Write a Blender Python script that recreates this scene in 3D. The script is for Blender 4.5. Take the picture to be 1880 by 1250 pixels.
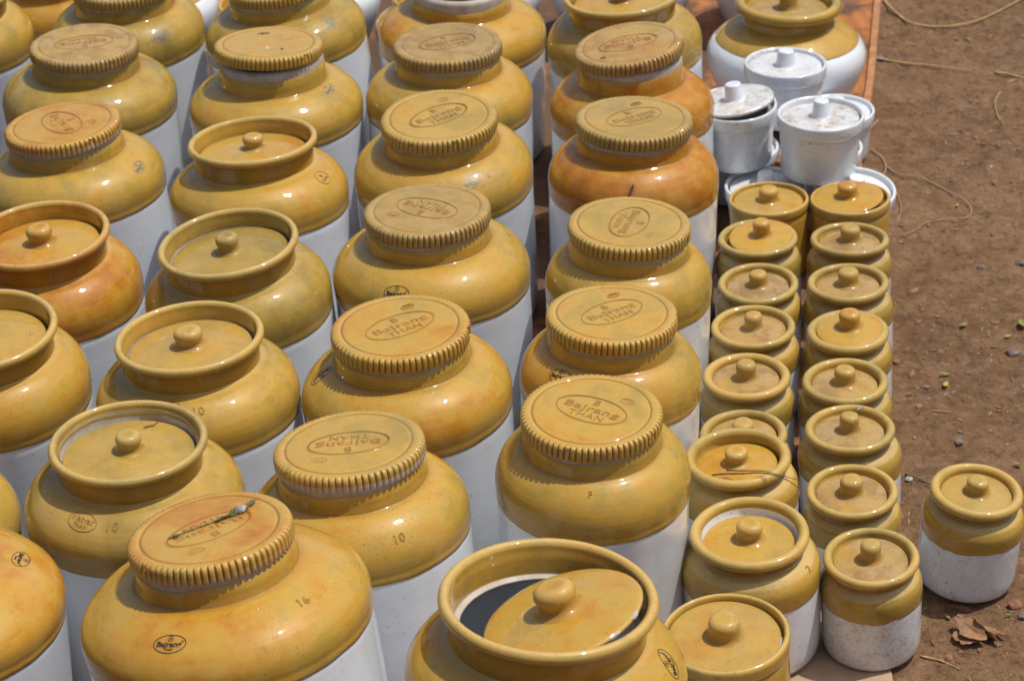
import bpy, math, random
from mathutils import Vector, Matrix, noise as mnoise

R = math.radians
for o in list(bpy.data.objects):
    bpy.data.objects.remove(o)
scene = bpy.context.scene
COL = scene.collection

# ---------------------------------------------------------------- camera
PITCH, ROLL = R(30.0), R(-3.3)
fwd = Vector((0, math.cos(PITCH), -math.sin(PITCH)))
right0 = Vector((1, 0, 0)); up0 = right0.cross(fwd)
cr = math.cos(ROLL) * right0 + math.sin(ROLL) * up0
cu = -math.sin(ROLL) * right0 + math.cos(ROLL) * up0
cam_data = bpy.data.cameras.new('camera')
cam = bpy.data.objects.new('camera', cam_data)
COL.objects.link(cam)
cam.matrix_world = Matrix(((cr.x, cu.x, -fwd.x, 0), (cr.y, cu.y, -fwd.y, 0), (cr.z, cu.z, -fwd.z, 1.72), (0, 0, 0, 1)))
cam_data.sensor_width = 36.0
cam_data.lens = 4100 / 1880 * 36.0
cam_data.clip_start = 0.05
cam_data.clip_end = 900
cam_data.dof.use_dof = True
cam_data.dof.focus_distance = 2.62
cam_data.dof.aperture_fstop = 10.0
scene.camera = cam

# ---------------------------------------------------------------- sky and sun
SUN = Vector((0.36, 0.06, 0.93)).normalized()
elev = math.asin(SUN.z)
azim = math.atan2(SUN.x, SUN.y)            # clockwise from +Y
world = bpy.data.worlds.new('World')
scene.world = world
world.use_nodes = True
wn = world.node_tree
for n in list(wn.nodes):
    wn.nodes.remove(n)
sky = wn.nodes.new('ShaderNodeTexSky')
sky.sky_type = 'NISHITA'
sky.sun_disc = False
sky.sun_elevation = elev
sky.sun_rotation = azim
sky.air_density = 1.0
sky.dust_density = 3.5
sky.ozone_density = 1.0
bg = wn.nodes.new('ShaderNodeBackground')
bg.inputs['Strength'].default_value = 0.112
wo = wn.nodes.new('ShaderNodeOutputWorld')
wn.links.new(sky.outputs[0], bg.inputs[0])
wn.links.new(bg.outputs[0], wo.inputs[0])
sd = bpy.data.lights.new('sun', 'SUN')
sd.energy = 3.4
sd.angle = R(0.53)
sd.color = (1.0, 0.955, 0.88)
sun = bpy.data.objects.new('sun', sd)
COL.objects.link(sun)
sun.rotation_euler = SUN.to_track_quat('Z', 'Y').to_euler()
scene.view_settings.view_transform = 'Standard'
scene.view_settings.look = 'None'
scene.view_settings.exposure = 0.02
scene.view_settings.gamma = 1.0
scene.view_settings.use_curve_mapping = False
scene.render.engine = 'CYCLES'
scene.cycles.max_bounces = 8

# code: kind, height ratio, x, y, radius of the rim, lean x, lean y, belly ratio, base height
JARS = {
    'B0': ('cap', 3.850, -0.6480, 3.7277, 0.0888, 0.0016, -0.0237, 1.508, 0),
    'C0': ('cap', 3.850, -0.3460, 3.6771, 0.0890, -0.0802, -0.0066, 1.578, 0),
    'B1': ('cap', 3.850, -0.6868, 3.4442, 0.0890, 0.0363, -0.0106, 1.608, 0),
    'B2': ('cap', 3.850, -0.6519, 3.1197, 0.0883, -0.0354, 0.0204, 1.587, 0),
    'C1': ('cap', 3.850, -0.3659, 3.3680, 0.0880, 0.0109, -0.0011, 1.611, 0),
    'D0': ('cap', 3.650, -0.0633, 3.6827, 0.0874, 0.0294, -0.0188, 1.691, 0),
    'D1': ('cap', 3.750, -0.0861, 3.3734, 0.0888, 0.0295, 0.0115, 1.555, 0),
    'D2': ('cap', 3.900, -0.0867, 3.0882, 0.0881, -0.0082, -0.0637, 1.545, 0),
    'D3': ('cap', 3.850, -0.1061, 2.7635, 0.0880, -0.0036, 0.0166, 1.583, 0),
    'D4': ('cap', 3.850, -0.1319, 2.4383, 0.0880, -0.0246, 0.0159, 1.535, 0),
    'D5': ('cap', 3.850, -0.1787, 2.1474, 0.0878, -0.0511, 0.0810, 1.491, 0),
    'C6': ('cap', 4.550, -0.2926, 1.8789, 0.0877, -0.0867, 0.1233, 1.772, 0),
    'E1': ('cap', 3.750, 0.2136, 3.2999, 0.0876, 0.0011, 0.0144, 1.518, 0),
    'E2': ('cap', 3.850, 0.1887, 3.0331, 0.0874, 0.0349, 0.0103, 1.479, 0),
    'E3': ('cap', 3.850, 0.1571, 2.7075, 0.0849, 0.0371, 0.0196, 1.363, 0),
    'E4': ('cap', 3.850, 0.1138, 2.4693, 0.0838, 0.0474, 0.0180, 1.407, 0),
    'E5': ('cap', 3.900, 0.0829, 2.2398, 0.0841, 0.0189, -0.0165, 1.399, 0),
    'C2': ('rim', 3.450, -0.3643, 3.0243, 0.0967, -0.0157, 0.0603, 1.389, 0),
    'C3': ('rim', 3.400, -0.3612, 2.7320, 0.0969, -0.0585, -0.0283, 1.332, 0),
    'C4': ('rim', 3.450, -0.4019, 2.4591, 0.0957, -0.0217, 0.0269, 1.372, 0),
    'C5': ('rim', 3.700, -0.4611, 2.2060, 0.0923, 0.0211, 0.0091, 1.399, 0),
    'D6': ('rim', 3.400, -0.0076, 1.7863, 0.1112, 0.0790, 0.0632, 1.307, 0),
    'B3': ('rim', 3.450, -0.6393, 2.7748, 0.0977, -0.0155, -0.0189, 1.330, 0),
    'B4': ('rim', 3.450, -0.6816, 2.5208, 0.0979, 0.0067, -0.0489, 1.301, 0),
    'E0': ('rim', 3.300, 0.2293, 3.5675, 0.0994, -0.0344, -0.0045, 1.336, 0),
    'F1': ('crock', 2.000, 0.4205, 3.1617, 0.0630, -0.0111, 0.0283, 1.000, 0),
    'G1': ('crock', 2.000, 0.5484, 3.1474, 0.0629, -0.0191, 0.0305, 1.000, 0),
    'F9': ('crock', 2.750, 0.2260, 1.9686, 0.0720, -0.0495, -0.0098, 1.000, 0),
    'F2': ('small', 2.360, 0.3868, 3.0059, 0.0602, -0.0349, 0.0063, 1.077, 0),
    'F3': ('small', 2.360, 0.3676, 2.8712, 0.0591, -0.0181, -0.0203, 1.076, 0),
    'F4': ('small', 2.360, 0.3443, 2.7414, 0.0598, -0.0148, -0.0060, 1.100, 0),
    'F5': ('small', 2.360, 0.3198, 2.6073, 0.0600, -0.0242, -0.0061, 1.080, 0),
    'F6': ('small', 2.360, 0.3006, 2.4701, 0.0577, -0.0300, 0.0107, 1.080, 0),
    'G2': ('small', 2.360, 0.5189, 2.9825, 0.0592, 0.0031, 0.0542, 1.084, 0),
    'G3': ('small', 2.360, 0.4993, 2.8500, 0.0596, -0.0324, 0.0244, 1.096, 0),
    'G4': ('small', 2.360, 0.4772, 2.7203, 0.0582, -0.0287, 0.0020, 1.090, 0),
    'G5': ('small', 2.360, 0.4521, 2.5867, 0.0582, -0.0290, -0.0080, 1.099, 0),
    'G6': ('small', 2.400, 0.4373, 2.4577, 0.0589, -0.0207, 0.0119, 1.154, 0),
    'G7': ('small', 2.360, 0.4206, 2.3261, 0.0576, -0.0397, -0.0270, 1.081, 0),
    'G8': ('small', 2.360, 0.4203, 2.1848, 0.0576, -0.0357, -0.0343, 1.067, 0),
    'I1': ('small', 2.360, 0.5602, 2.3099, 0.0582, 0.0663, -0.0269, 1.103, 0),
    'F7': ('mid', 2.750, 0.2815, 2.3455, 0.0664, -0.0437, -0.0038, 1.127, 0),
    'F8': ('mid', 2.420, 0.2768, 2.1981, 0.0717, -0.0357, -0.0285, 1.175, 0),
    'W1': ('white', 1.500, 0.4899, 3.5147, 0.0700, 0.0207, 0.0195, 1.000, 0.1),
    'W2': ('white', 1.520, 0.3909, 3.3665, 0.0678, -0.0111, -0.0293, 1.000, 0.1),
    'W3': ('white', 1.500, 0.5183, 3.3002, 0.0704, 0.0225, 0.0044, 1.000, 0.1),
    'W4': ('white', 1.360, 0.5902, 3.5692, 0.0651, 0.0081, -0.0135, 1.000, 0),
    'W5': ('white', 1.360, 0.4299, 3.2819, 0.0678, -0.0087, 0.0075, 1.000, 0),
    'W6': ('white', 1.360, 0.5673, 3.2634, 0.0668, 0.0537, -0.0982, 1.000, 0),
    'H1': ('bulb', 2.300, 0.5248, 3.7639, 0.0949, 0.0283, 0.0074, 1.512, 0),
    'W7': ('white', 1.360, 0.4023, 3.4365, 0.0681, 0.0064, 0.0033, 1.000, 0),
    'W8': ('white', 1.360, 0.5414, 3.4144, 0.0684, -0.0054, -0.0164, 1.000, 0),
    'B9': ('rim', 2.940, -0.8196, 3.9900, 0.1049, 0.0323, -0.0915, 1.360, 0),
    'C9': ('rim', 2.700, -0.4340, 3.9300, 0.0780, 0.0000, 0.0000, 1.250, 0),
    'D9': ('rim', 2.920, -0.1220, 3.9550, 0.0660, 0.0000, 0.0000, 1.550, 0),
    'A1': ('rim', 3.450, -0.9684, 3.7469, 0.0978, 0.0691, -0.0375, 1.339, 0),
    'B5': ('rim', 3.450, -0.7313, 2.2459, 0.0866, 0.0692, -0.0230, 1.293, 0),
    'B6': ('cap', 4.400, -0.6759, 1.9701, 0.0840, 0.0596, 0.0649, 1.827, 0),
    'Z0': ('bulb', 2.300, -1.0000, 4.1700, 0.0970, 0.0000, 0.0000, 1.500, 0),
    'Z1': ('bulb', 2.300, -0.6840, 4.1700, 0.0970, 0.0000, 0.0000, 1.500, 0),
    'Z2': ('bulb', 2.300, -0.3640, 4.1700, 0.0970, 0.0000, 0.0000, 1.500, 0),
    'Z3': ('bulb', 2.300, -0.0420, 4.1700, 0.0970, 0.0000, 0.0000, 1.500, 0),
    'Z4': ('bulb', 2.300, 0.2550, 4.1700, 0.0970, 0.0000, 0.0000, 1.500, 0),
    'Z5': ('bulb', 2.300, 0.5730, 4.1700, 0.0970, 0.0000, 0.0000, 1.500, 0),
}

# ---------------------------------------------------------------- materials
class NT:
    """small helper for node materials"""
    def __init__(s, name):
        s.m = bpy.data.materials.new(name)
        s.m.use_nodes = True
        s.t = s.m.node_tree
        s.t.nodes.clear()
        s.out = s.n('ShaderNodeOutputMaterial')
        s.b = s.n('ShaderNodeBsdfPrincipled')
        s.l(s.b.outputs[0], s.out.inputs[0])
    def n(s, kind, **kw):
        x = s.t.nodes.new(kind)
        for k, v in kw.items():
            setattr(x, k, v)
        return x
    def l(s, a, b):
        s.t.links.new(a, b)
    def put(s, sock, v):
        if hasattr(v, 'links') or hasattr(v, 'is_output'):
            s.l(v, sock)
        else:
            sock.default_value = v
    def math(s, op, a, b=0.0, clamp=False):
        x = s.n('ShaderNodeMath', operation=op, use_clamp=clamp)
        s.put(x.inputs[0], a); s.put(x.inputs[1], b)
        return x.outputs[0]
    def mix(s, f, a, b):
        x = s.n('ShaderNodeMix', data_type='RGBA')
        s.put(x.inputs[0], f)
        for i, v in ((6, a), (7, b)):
            if isinstance(v, tuple):
                x.inputs[i].default_value = v if len(v) == 4 else v + (1,)
            else:
                s.l(v, x.inputs[i])
        return x.outputs[2]
    def ramp(s, f, stops, interp='LINEAR'):
        x = s.n('ShaderNodeValToRGB')
        x.color_ramp.interpolation = interp
        e = x.color_ramp.elements
        while len(e) < len(stops):
            e.new(0.5)
        for i, (p, c) in enumerate(stops):
            e[i].position = p
            e[i].color = c + (1,) if isinstance(c, tuple) else (c, c, c, 1)
        s.put(x.inputs[0], f)
        return x.outputs[0]
    def step(s, f, lo, hi):
        x = s.n('ShaderNodeMapRange', interpolation_type='SMOOTHSTEP')
        s.put(x.inputs[0], f)
        x.inputs[1].default_value = lo; x.inputs[2].default_value = hi
        return x.outputs[0]
    def noise(s, vec, scale, detail=3.0, rough=0.55, dist=0.0):
        x = s.n('ShaderNodeTexNoise')
        s.l(vec, x.inputs['Vector'])
        x.inputs['Scale'].default_value = scale
        x.inputs['Detail'].default_value = detail
        x.inputs['Roughness'].default_value = rough
        x.inputs['Distortion'].default_value = dist
        return x.outputs[0]
    def prop(s, name):
        return s.n('ShaderNodeAttribute', attribute_type='OBJECT', attribute_name=name).outputs['Fac']
    def attr(s, name):
        return s.n('ShaderNodeAttribute', attribute_type='GEOMETRY', attribute_name=name).outputs['Fac']
    def coords(s, seeded=True, scale=None):
        tc = s.n('ShaderNodeTexCoord').outputs['Object']
        v = tc
        if seeded:
            c = s.n('ShaderNodeVectorMath', operation='SCALE')
            s.l(tc, c.inputs[0]); s.l(s.prop('cs'), c.inputs['Scale'])
            a = s.n('ShaderNodeVectorMath', operation='ADD')
            s.l(c.outputs[0], a.inputs[0]); s.l(s.prop('seed'), a.inputs[1])
            v = a.outputs[0]
        if scale:
            b = s.n('ShaderNodeVectorMath', operation='MULTIPLY')
            s.l(v, b.inputs[0]); b.inputs[1].default_value = scale
            v = b.outputs[0]
        return v
    def bump(s, h, strength, dist, prev=None):
        x = s.n('ShaderNodeBump')
        x.inputs['Strength'].default_value = strength
        x.inputs['Distance'].default_value = dist
        s.l(h, x.inputs['Height'])
        if prev is not None:
            s.l(prev, x.inputs['Normal'])
        return x.outputs[0]

def make_glaze():
    g = NT('amber_salt_glaze')
    v = g.coords()
    n1 = g.noise(v, 9, 4, .6, .4)
    n2 = g.noise(v, 34, 5, .62)
    vs = g.coords(scale=(55, 55, 9))
    n3 = g.noise(vs, 1, 3, .55)
    vr = g.coords(scale=(6, 6, 210))
    n4 = g.noise(vr, 1, 2, .5)
    t = g.math('ADD', g.math('MULTIPLY', g.math('SUBTRACT', n1, .5), 1.0), g.prop('hue'))
    t = g.math('ADD', t, g.math('MULTIPLY', g.math('SUBTRACT', n2, .5), .42))
    t = g.math('ADD', t, g.math('MULTIPLY', g.math('SUBTRACT', n3, .5), .34))
    t = g.math('ADD', t, g.math('MULTIPLY', g.math('SUBTRACT', n4, .5), .20))
    col = g.ramp(t, [(0.0, (.225, .158, .034)), (.25, (.355, .241, .048)), (.48, (.482, .296, .051)), (.62, (.486, .260, .034)), (.80, (.43, .175, .016)), (1.0, (.33, .100, .009))])
    at = g.attr('glaze')
    pool = g.math('MULTIPLY', g.math('MAXIMUM', at, 0.0), g.math('ADD', .45, g.math('MULTIPLY', n1, .9)), True)
    col = g.mix(g.math('MULTIPLY', pool, .88), col, (.29, .135, .014))
    thin = g.math('MULTIPLY', g.math('MAXIMUM', g.math('MULTIPLY', at, -1.0), 0.0), g.math('ADD', .25, g.math('MULTIPLY', n2, .75)), True)
    col = g.mix(g.math('MULTIPLY', thin, .72), col, (.62, .46, .20))
    # iron flashes and scuffed, grubby patches
    fl = g.step(g.noise(v, 19, 5, .7, .8), .60, .74)
    col = g.mix(g.math('MULTIPLY', fl, .45), col, (.40, .150, .018))
    gr = g.noise(v, 13, 6, .75)
    gs = g.noise(g.coords(scale=(300, 90, 160)), 1, 4, .65)
    grub = g.math('MULTIPLY', g.step(gr, .53, .72), g.step(gs, .47, .66))
    col = g.mix(g.math('MULTIPLY', grub, .42), col, (.17, .105, .045))
    pale = g.math('MULTIPLY', g.step(g.noise(v, 8, 3, .6), .57, .72), .35)
    col = g.mix(pale, col, (.52, .355, .12))
    # iron specks and pinholes
    sp = g.noise(v, 430, 2, .5)
    big = g.noise(v, 24, 2, .5)
    spf = g.math('MULTIPLY', g.step(sp, .645, .70), g.step(big, .40, .60))
    col = g.mix(g.math('MULTIPLY', spf, .7), col, (.10, .052, .018))
    vo = g.n('ShaderNodeTexVoronoi'); g.l(v, vo.inputs['Vector']); vo.inputs['Scale'].default_value = 95
    dots = g.step(vo.outputs['Distance'], .105, .06)
    dots = g.math('MULTIPLY', dots, g.step(big, .5, .66))
    col = g.mix(g.math('MULTIPLY', dots, .55), col, (.12, .06, .02))
    # dust settled on worn lids
    dn = g.noise(v, 16, 5, .65)
    dust = g.math('MULTIPLY', g.prop('dust'), g.step(dn, .24, .58))
    dcol = g.mix(g.step(n2, .42, .60), (.385, .265, .130), (.255, .165, .080))
    dcol = g.mix(g.math('MULTIPLY', g.step(g.noise(v, 27, 4, .7), .56, .68), .5), dcol, (.33, .17, .08))
    dcol = g.mix(g.math('MULTIPLY', g.step(g.noise(v, 180, 4, .7), .53, .66), .55), dcol, (.17, .105, .06))
    col = g.mix(dust, col, dcol)
    # bare clay showing under the glaze at the foot of some lids
    bare = g.step(g.math('ADD', g.attr('skirt'), g.math('MULTIPLY', g.math('SUBTRACT', n2, .5), .35)), .45, .62)
    bare = g.math('MULTIPLY', bare, g.prop('bare'))
    col = g.mix(bare, col, (.50, .42, .36))
    g.l(col, g.b.inputs['Base Color'])
    g.l(g.math('ADD', .45, g.math('MULTIPLY', dust, .25)), g.b.inputs['Roughness'])
    g.b.inputs['Specular IOR Level'].default_value = .10
    g.l(g.math('SUBTRACT', .85, g.math('MULTIPLY', dust, .65), True), g.b.inputs['Coat Weight'])
    g.l(g.math('ADD', .02, g.math('MULTIPLY', dn, .06)), g.b.inputs['Coat Roughness'])
    g.b.inputs['Coat IOR'].default_value = 1.5
    nb = g.bump(g.noise(v, 26, 2, .5), .5, .0022)
    nb = g.bump(n4, .25, .0009, nb)
    nb = g.bump(g.noise(v, 420, 2, .5), .10, .0002, nb)
    g.l(nb, g.b.inputs['Normal']); g.l(nb, g.b.inputs['Coat Normal'])
    return g.m

def make_white():
    g = NT('white_glaze')
    v = g.coords()
    n1 = g.noise(v, 7, 4, .6)
    n2 = g.noise(v, 42, 4, .6)
    vr = g.coords(scale=(5, 5, 120)); n4 = g.noise(vr, 1, 3, .5)
    col = g.ramp(n1, [(.25, (.66, .72, .785)), (.6, (.725, .765, .81)), (.8, (.70, .715, .70))])
    col = g.mix(g.math('MULTIPLY', g.step(n4, .55, .75), .08), col, (.60, .60, .60))
    # scuffs and specks
    sp = g.noise(v, 210, 3, .6)
    w = g.step(g.noise(v, 15, 3, .6), .47, .66)
    f = g.math('MULTIPLY', g.step(sp, .625, .675), w)
    f = g.math('MULTIPLY', f, g.math('ADD', .2, g.math('MULTIPLY', g.prop('dust'), 1.2)), True)
    col = g.mix(f, col, (.16, .13, .11))
    n6 = g.noise(v, 170, 4, .7)
    st = g.math('MULTIPLY', g.step(g.math('ADD', g.math('MULTIPLY', n6, .7), g.math('MULTIPLY', n2, .3)), .50, .60), g.math('POWER', g.prop('dust'), 4.0))
    film = g.math('MULTIPLY', g.math('POWER', g.prop('dust'), 4.0), .8)
    col = g.mix(g.math('MULTIPLY', film, g.math('ADD', .40, g.math('MULTIPLY', g.step(n2, .38, .62), .45))), col, (.52, .45, .34))
    col = g.mix(g.math('MULTIPLY', st, .7), col, (.24, .155, .09))
    g.l(col, g.b.inputs['Base Color'])
    g.b.inputs['Roughness'].default_value = .32
    g.l(g.math('SUBTRACT', .95, g.math('MULTIPLY', st, .7)), g.b.inputs['Coat Weight'])
    g.b.inputs['Coat Roughness'].default_value = .10
    nb = g.bump(n4, .2, .0008)
    nb = g.bump(g.noise(v, 22, 2, .5), .4, .002, nb)
    g.l(nb, g.b.inputs['Normal']); g.l(nb, g.b.inputs['Coat Normal'])
    return g.m

def make_bare():
    g = NT('unglazed_clay')
    v = g.coords()
    n = g.noise(v, 40, 5, .65)
    col = g.ramp(n, [(.3, (.33, .27, .20)), (.55, (.46, .41, .345)), (.75, (.54, .51, .47))])
    am = g.step(g.noise(v, 11, 3, .6), .56, .70)
    col = g.mix(g.math('MULTIPLY', am, .6), col, (.42, .25, .08))
    g.l(col, g.b.inputs['Base Color'])
    g.b.inputs['Roughness'].default_value = .6
    g.l(g.bump(n, .3, .001), g.b.inputs['Normal'])
    return g.m

def flat(name, c, rough=.6, var=.25, scale=60, metal=0, bump=.0):
    g = NT(name)
    v = g.coords(False)
    n = g.noise(v, scale, 4, .6)
    d = tuple(x * (1 - var) for x in c); u = tuple(min(1, x * (1 + var)) for x in c)
    g.l(g.ramp(n, [(.3, d), (.7, u)]), g.b.inputs['Base Color'])
    g.b.inputs['Roughness'].default_value = rough
    if bump:
        g.l(g.bump(n, .6, bump), g.b.inputs['Normal'])
    return g.m

def make_dirt():
    g = NT('dry_brown_dirt')
    v = g.coords(False)
    n1 = g.noise(v, 2.6, 5, .62)
    n2 = g.noise(v, 14, 6, .68)
    n3 = g.noise(v, 110, 5, .7)
    n5 = g.noise(v, 900, 2, .6)
    col = g.ramp(n1, [(.3, (.150, .082, .040)), (.55, (.207, .119, .060)), (.75, (.265, .163, .090))])
    col = g.mix(g.math('MULTIPLY', g.step(n2, .46, .70), .55), col, (.27, .165, .092))
    col = g.mix(g.math('MULTIPLY', g.step(n2, .5, .30), .6), col, (.115, .060, .033))
    col = g.mix(g.math('MULTIPLY', g.step(n3, .53, .66), .65), col, (.062, .035, .022))
    n8 = g.noise(v, 42, 5, .7, .5)
    col = g.mix(g.math('MULTIPLY', g.step(n8, .52, .64), .6), col, (.085, .046, .027))
    col = g.mix(g.math('MULTIPLY', g.step(n8, .45, .36), .45), col, (.29, .185, .115))
    col = g.mix(g.math('MULTIPLY', g.step(n3, .42, .32), .35), col, (.30, .20, .135))
    col = g.mix(g.math('MULTIPLY', g.step(n5, .62, .72), .45), col, (.33, .25, .19))
    g.l(col, g.b.inputs['Base Color'])
    g.b.inputs['Roughness'].default_value = .95
    g.b.inputs['Specular IOR Level'].default_value = .15
    nb = g.bump(n2, .7, .014)
    nb = g.bump(n3, .9, .006, nb)
    nb = g.bump(n5, .5, .0012, nb)
    g.l(nb, g.b.inputs['Normal'])
    return g.m

def make_plank():
    g = NT('orange_brown_board')
    v = g.coords(False, (70, 5, 40))
    n = g.noise(v, 1, 4, .6, .6)
    v2 = g.coords(False)
    n2 = g.noise(v2, 9, 5, .6)
    # mottled dirt, darkened leftward to paint the shade between the jars into the board
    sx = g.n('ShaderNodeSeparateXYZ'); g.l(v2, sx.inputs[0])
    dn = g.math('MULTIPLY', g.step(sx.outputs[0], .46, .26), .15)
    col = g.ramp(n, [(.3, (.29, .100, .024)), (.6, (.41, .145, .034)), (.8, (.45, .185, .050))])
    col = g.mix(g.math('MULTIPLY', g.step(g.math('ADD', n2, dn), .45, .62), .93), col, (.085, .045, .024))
    g.l(col, g.b.inputs['Base Color'])
    g.b.inputs['Roughness'].default_value = .8
    g.l(g.bump(n, .5, .0015), g.b.inputs['Normal'])
    return g.m

M_GLAZE = make_glaze()
M_WHITE = make_white()
M_BARE = make_bare()
M_DIRT = make_dirt()
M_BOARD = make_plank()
M_POOL = flat('pooled_brown_glaze', (.265, .115, .030), .35, .25, 200)
def ink(name, c, lo, hi):
    g = NT(name)
    v = g.coords(False)
    n = g.noise(v, 420, 4, .7)
    g.l(g.mix(g.step(n, lo, hi), c, (.36, .23, .055)), g.b.inputs['Base Color'])
    g.b.inputs['Roughness'].default_value = .35
    return g.m
M_INCISED = flat('incised_line_glaze', (.36, .195, .052), .35, .25, 200)
M_INK = ink('black_green_ink', (.022, .026, .024), .62, .85)
M_INKB = ink('faded_blue_ink', (.10, .125, .16), .55, .78)
M_STRAW = flat('dry_straw', (.46, .31, .13), .7, .3, 90)
M_FIBRE = flat('pale_dry_root', (.40, .27, .17), .8, .25, 120)
M_TWIG = flat('dark_twig', (.07, .05, .032), .8, .4, 150)
M_LEAF = flat('dry_brown_leaf', (.25, .13, .06), .75, .4, 70, bump=.001)
M_LEAFG = flat('withered_green_leaf', (.22, .23, .05), .7, .35, 90)
M_LEAFY = flat('yellow_leaf_bit', (.42, .33, .06), .7, .25, 90)
M_STONE = flat('grey_brown_stone', (.19, .145, .12), .9, .4, 45, bump=.002)
M_STONER = flat('red_brown_stone', (.25, .115, .065), .9, .35, 45, bump=.002)
M_SPRIG = flat('dry_sprig_green', (.115, .115, .032), .8, .5, 260)
M_DROP = flat('grey_white_dropping', (.29, .285, .28), .8, .7, 160)
M_PINK = flat('pink_chalk_mark', (.55, .22, .16), .7, .2, 200)
M_CARD = flat('white_card', (.75, .75, .73), .6, .05, 30)
M_RED = flat('red_print', (.62, .045, .035), .5, .1, 30)
M_BLACK = flat('dark_residue', (.05, .042, .045), .8, .4, 150)
# ---------------------------------------------------------------- profiles
def shoulder_curve(r0, z0, r1, z1, n=18, start=20.0, p=2.02):
    """rounded shoulder from the neck crease (r0,z0) out to the belly (r1,z1)"""
    raw = []
    for i in range(n + 1):
        a = math.radians(start + (90.0 - start) * i / n)
        raw.append((math.sin(a) ** (2 / p), 1 - math.cos(a) ** (2 / p) if i < n else 1.0))
    s0, c0 = raw[0]
    return [(r0 + (r1 - r0) * (s - s0) / (1 - s0), z0 + (z1 - z0) * (c - c0) / (1 - c0)) for s, c in raw]

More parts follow.
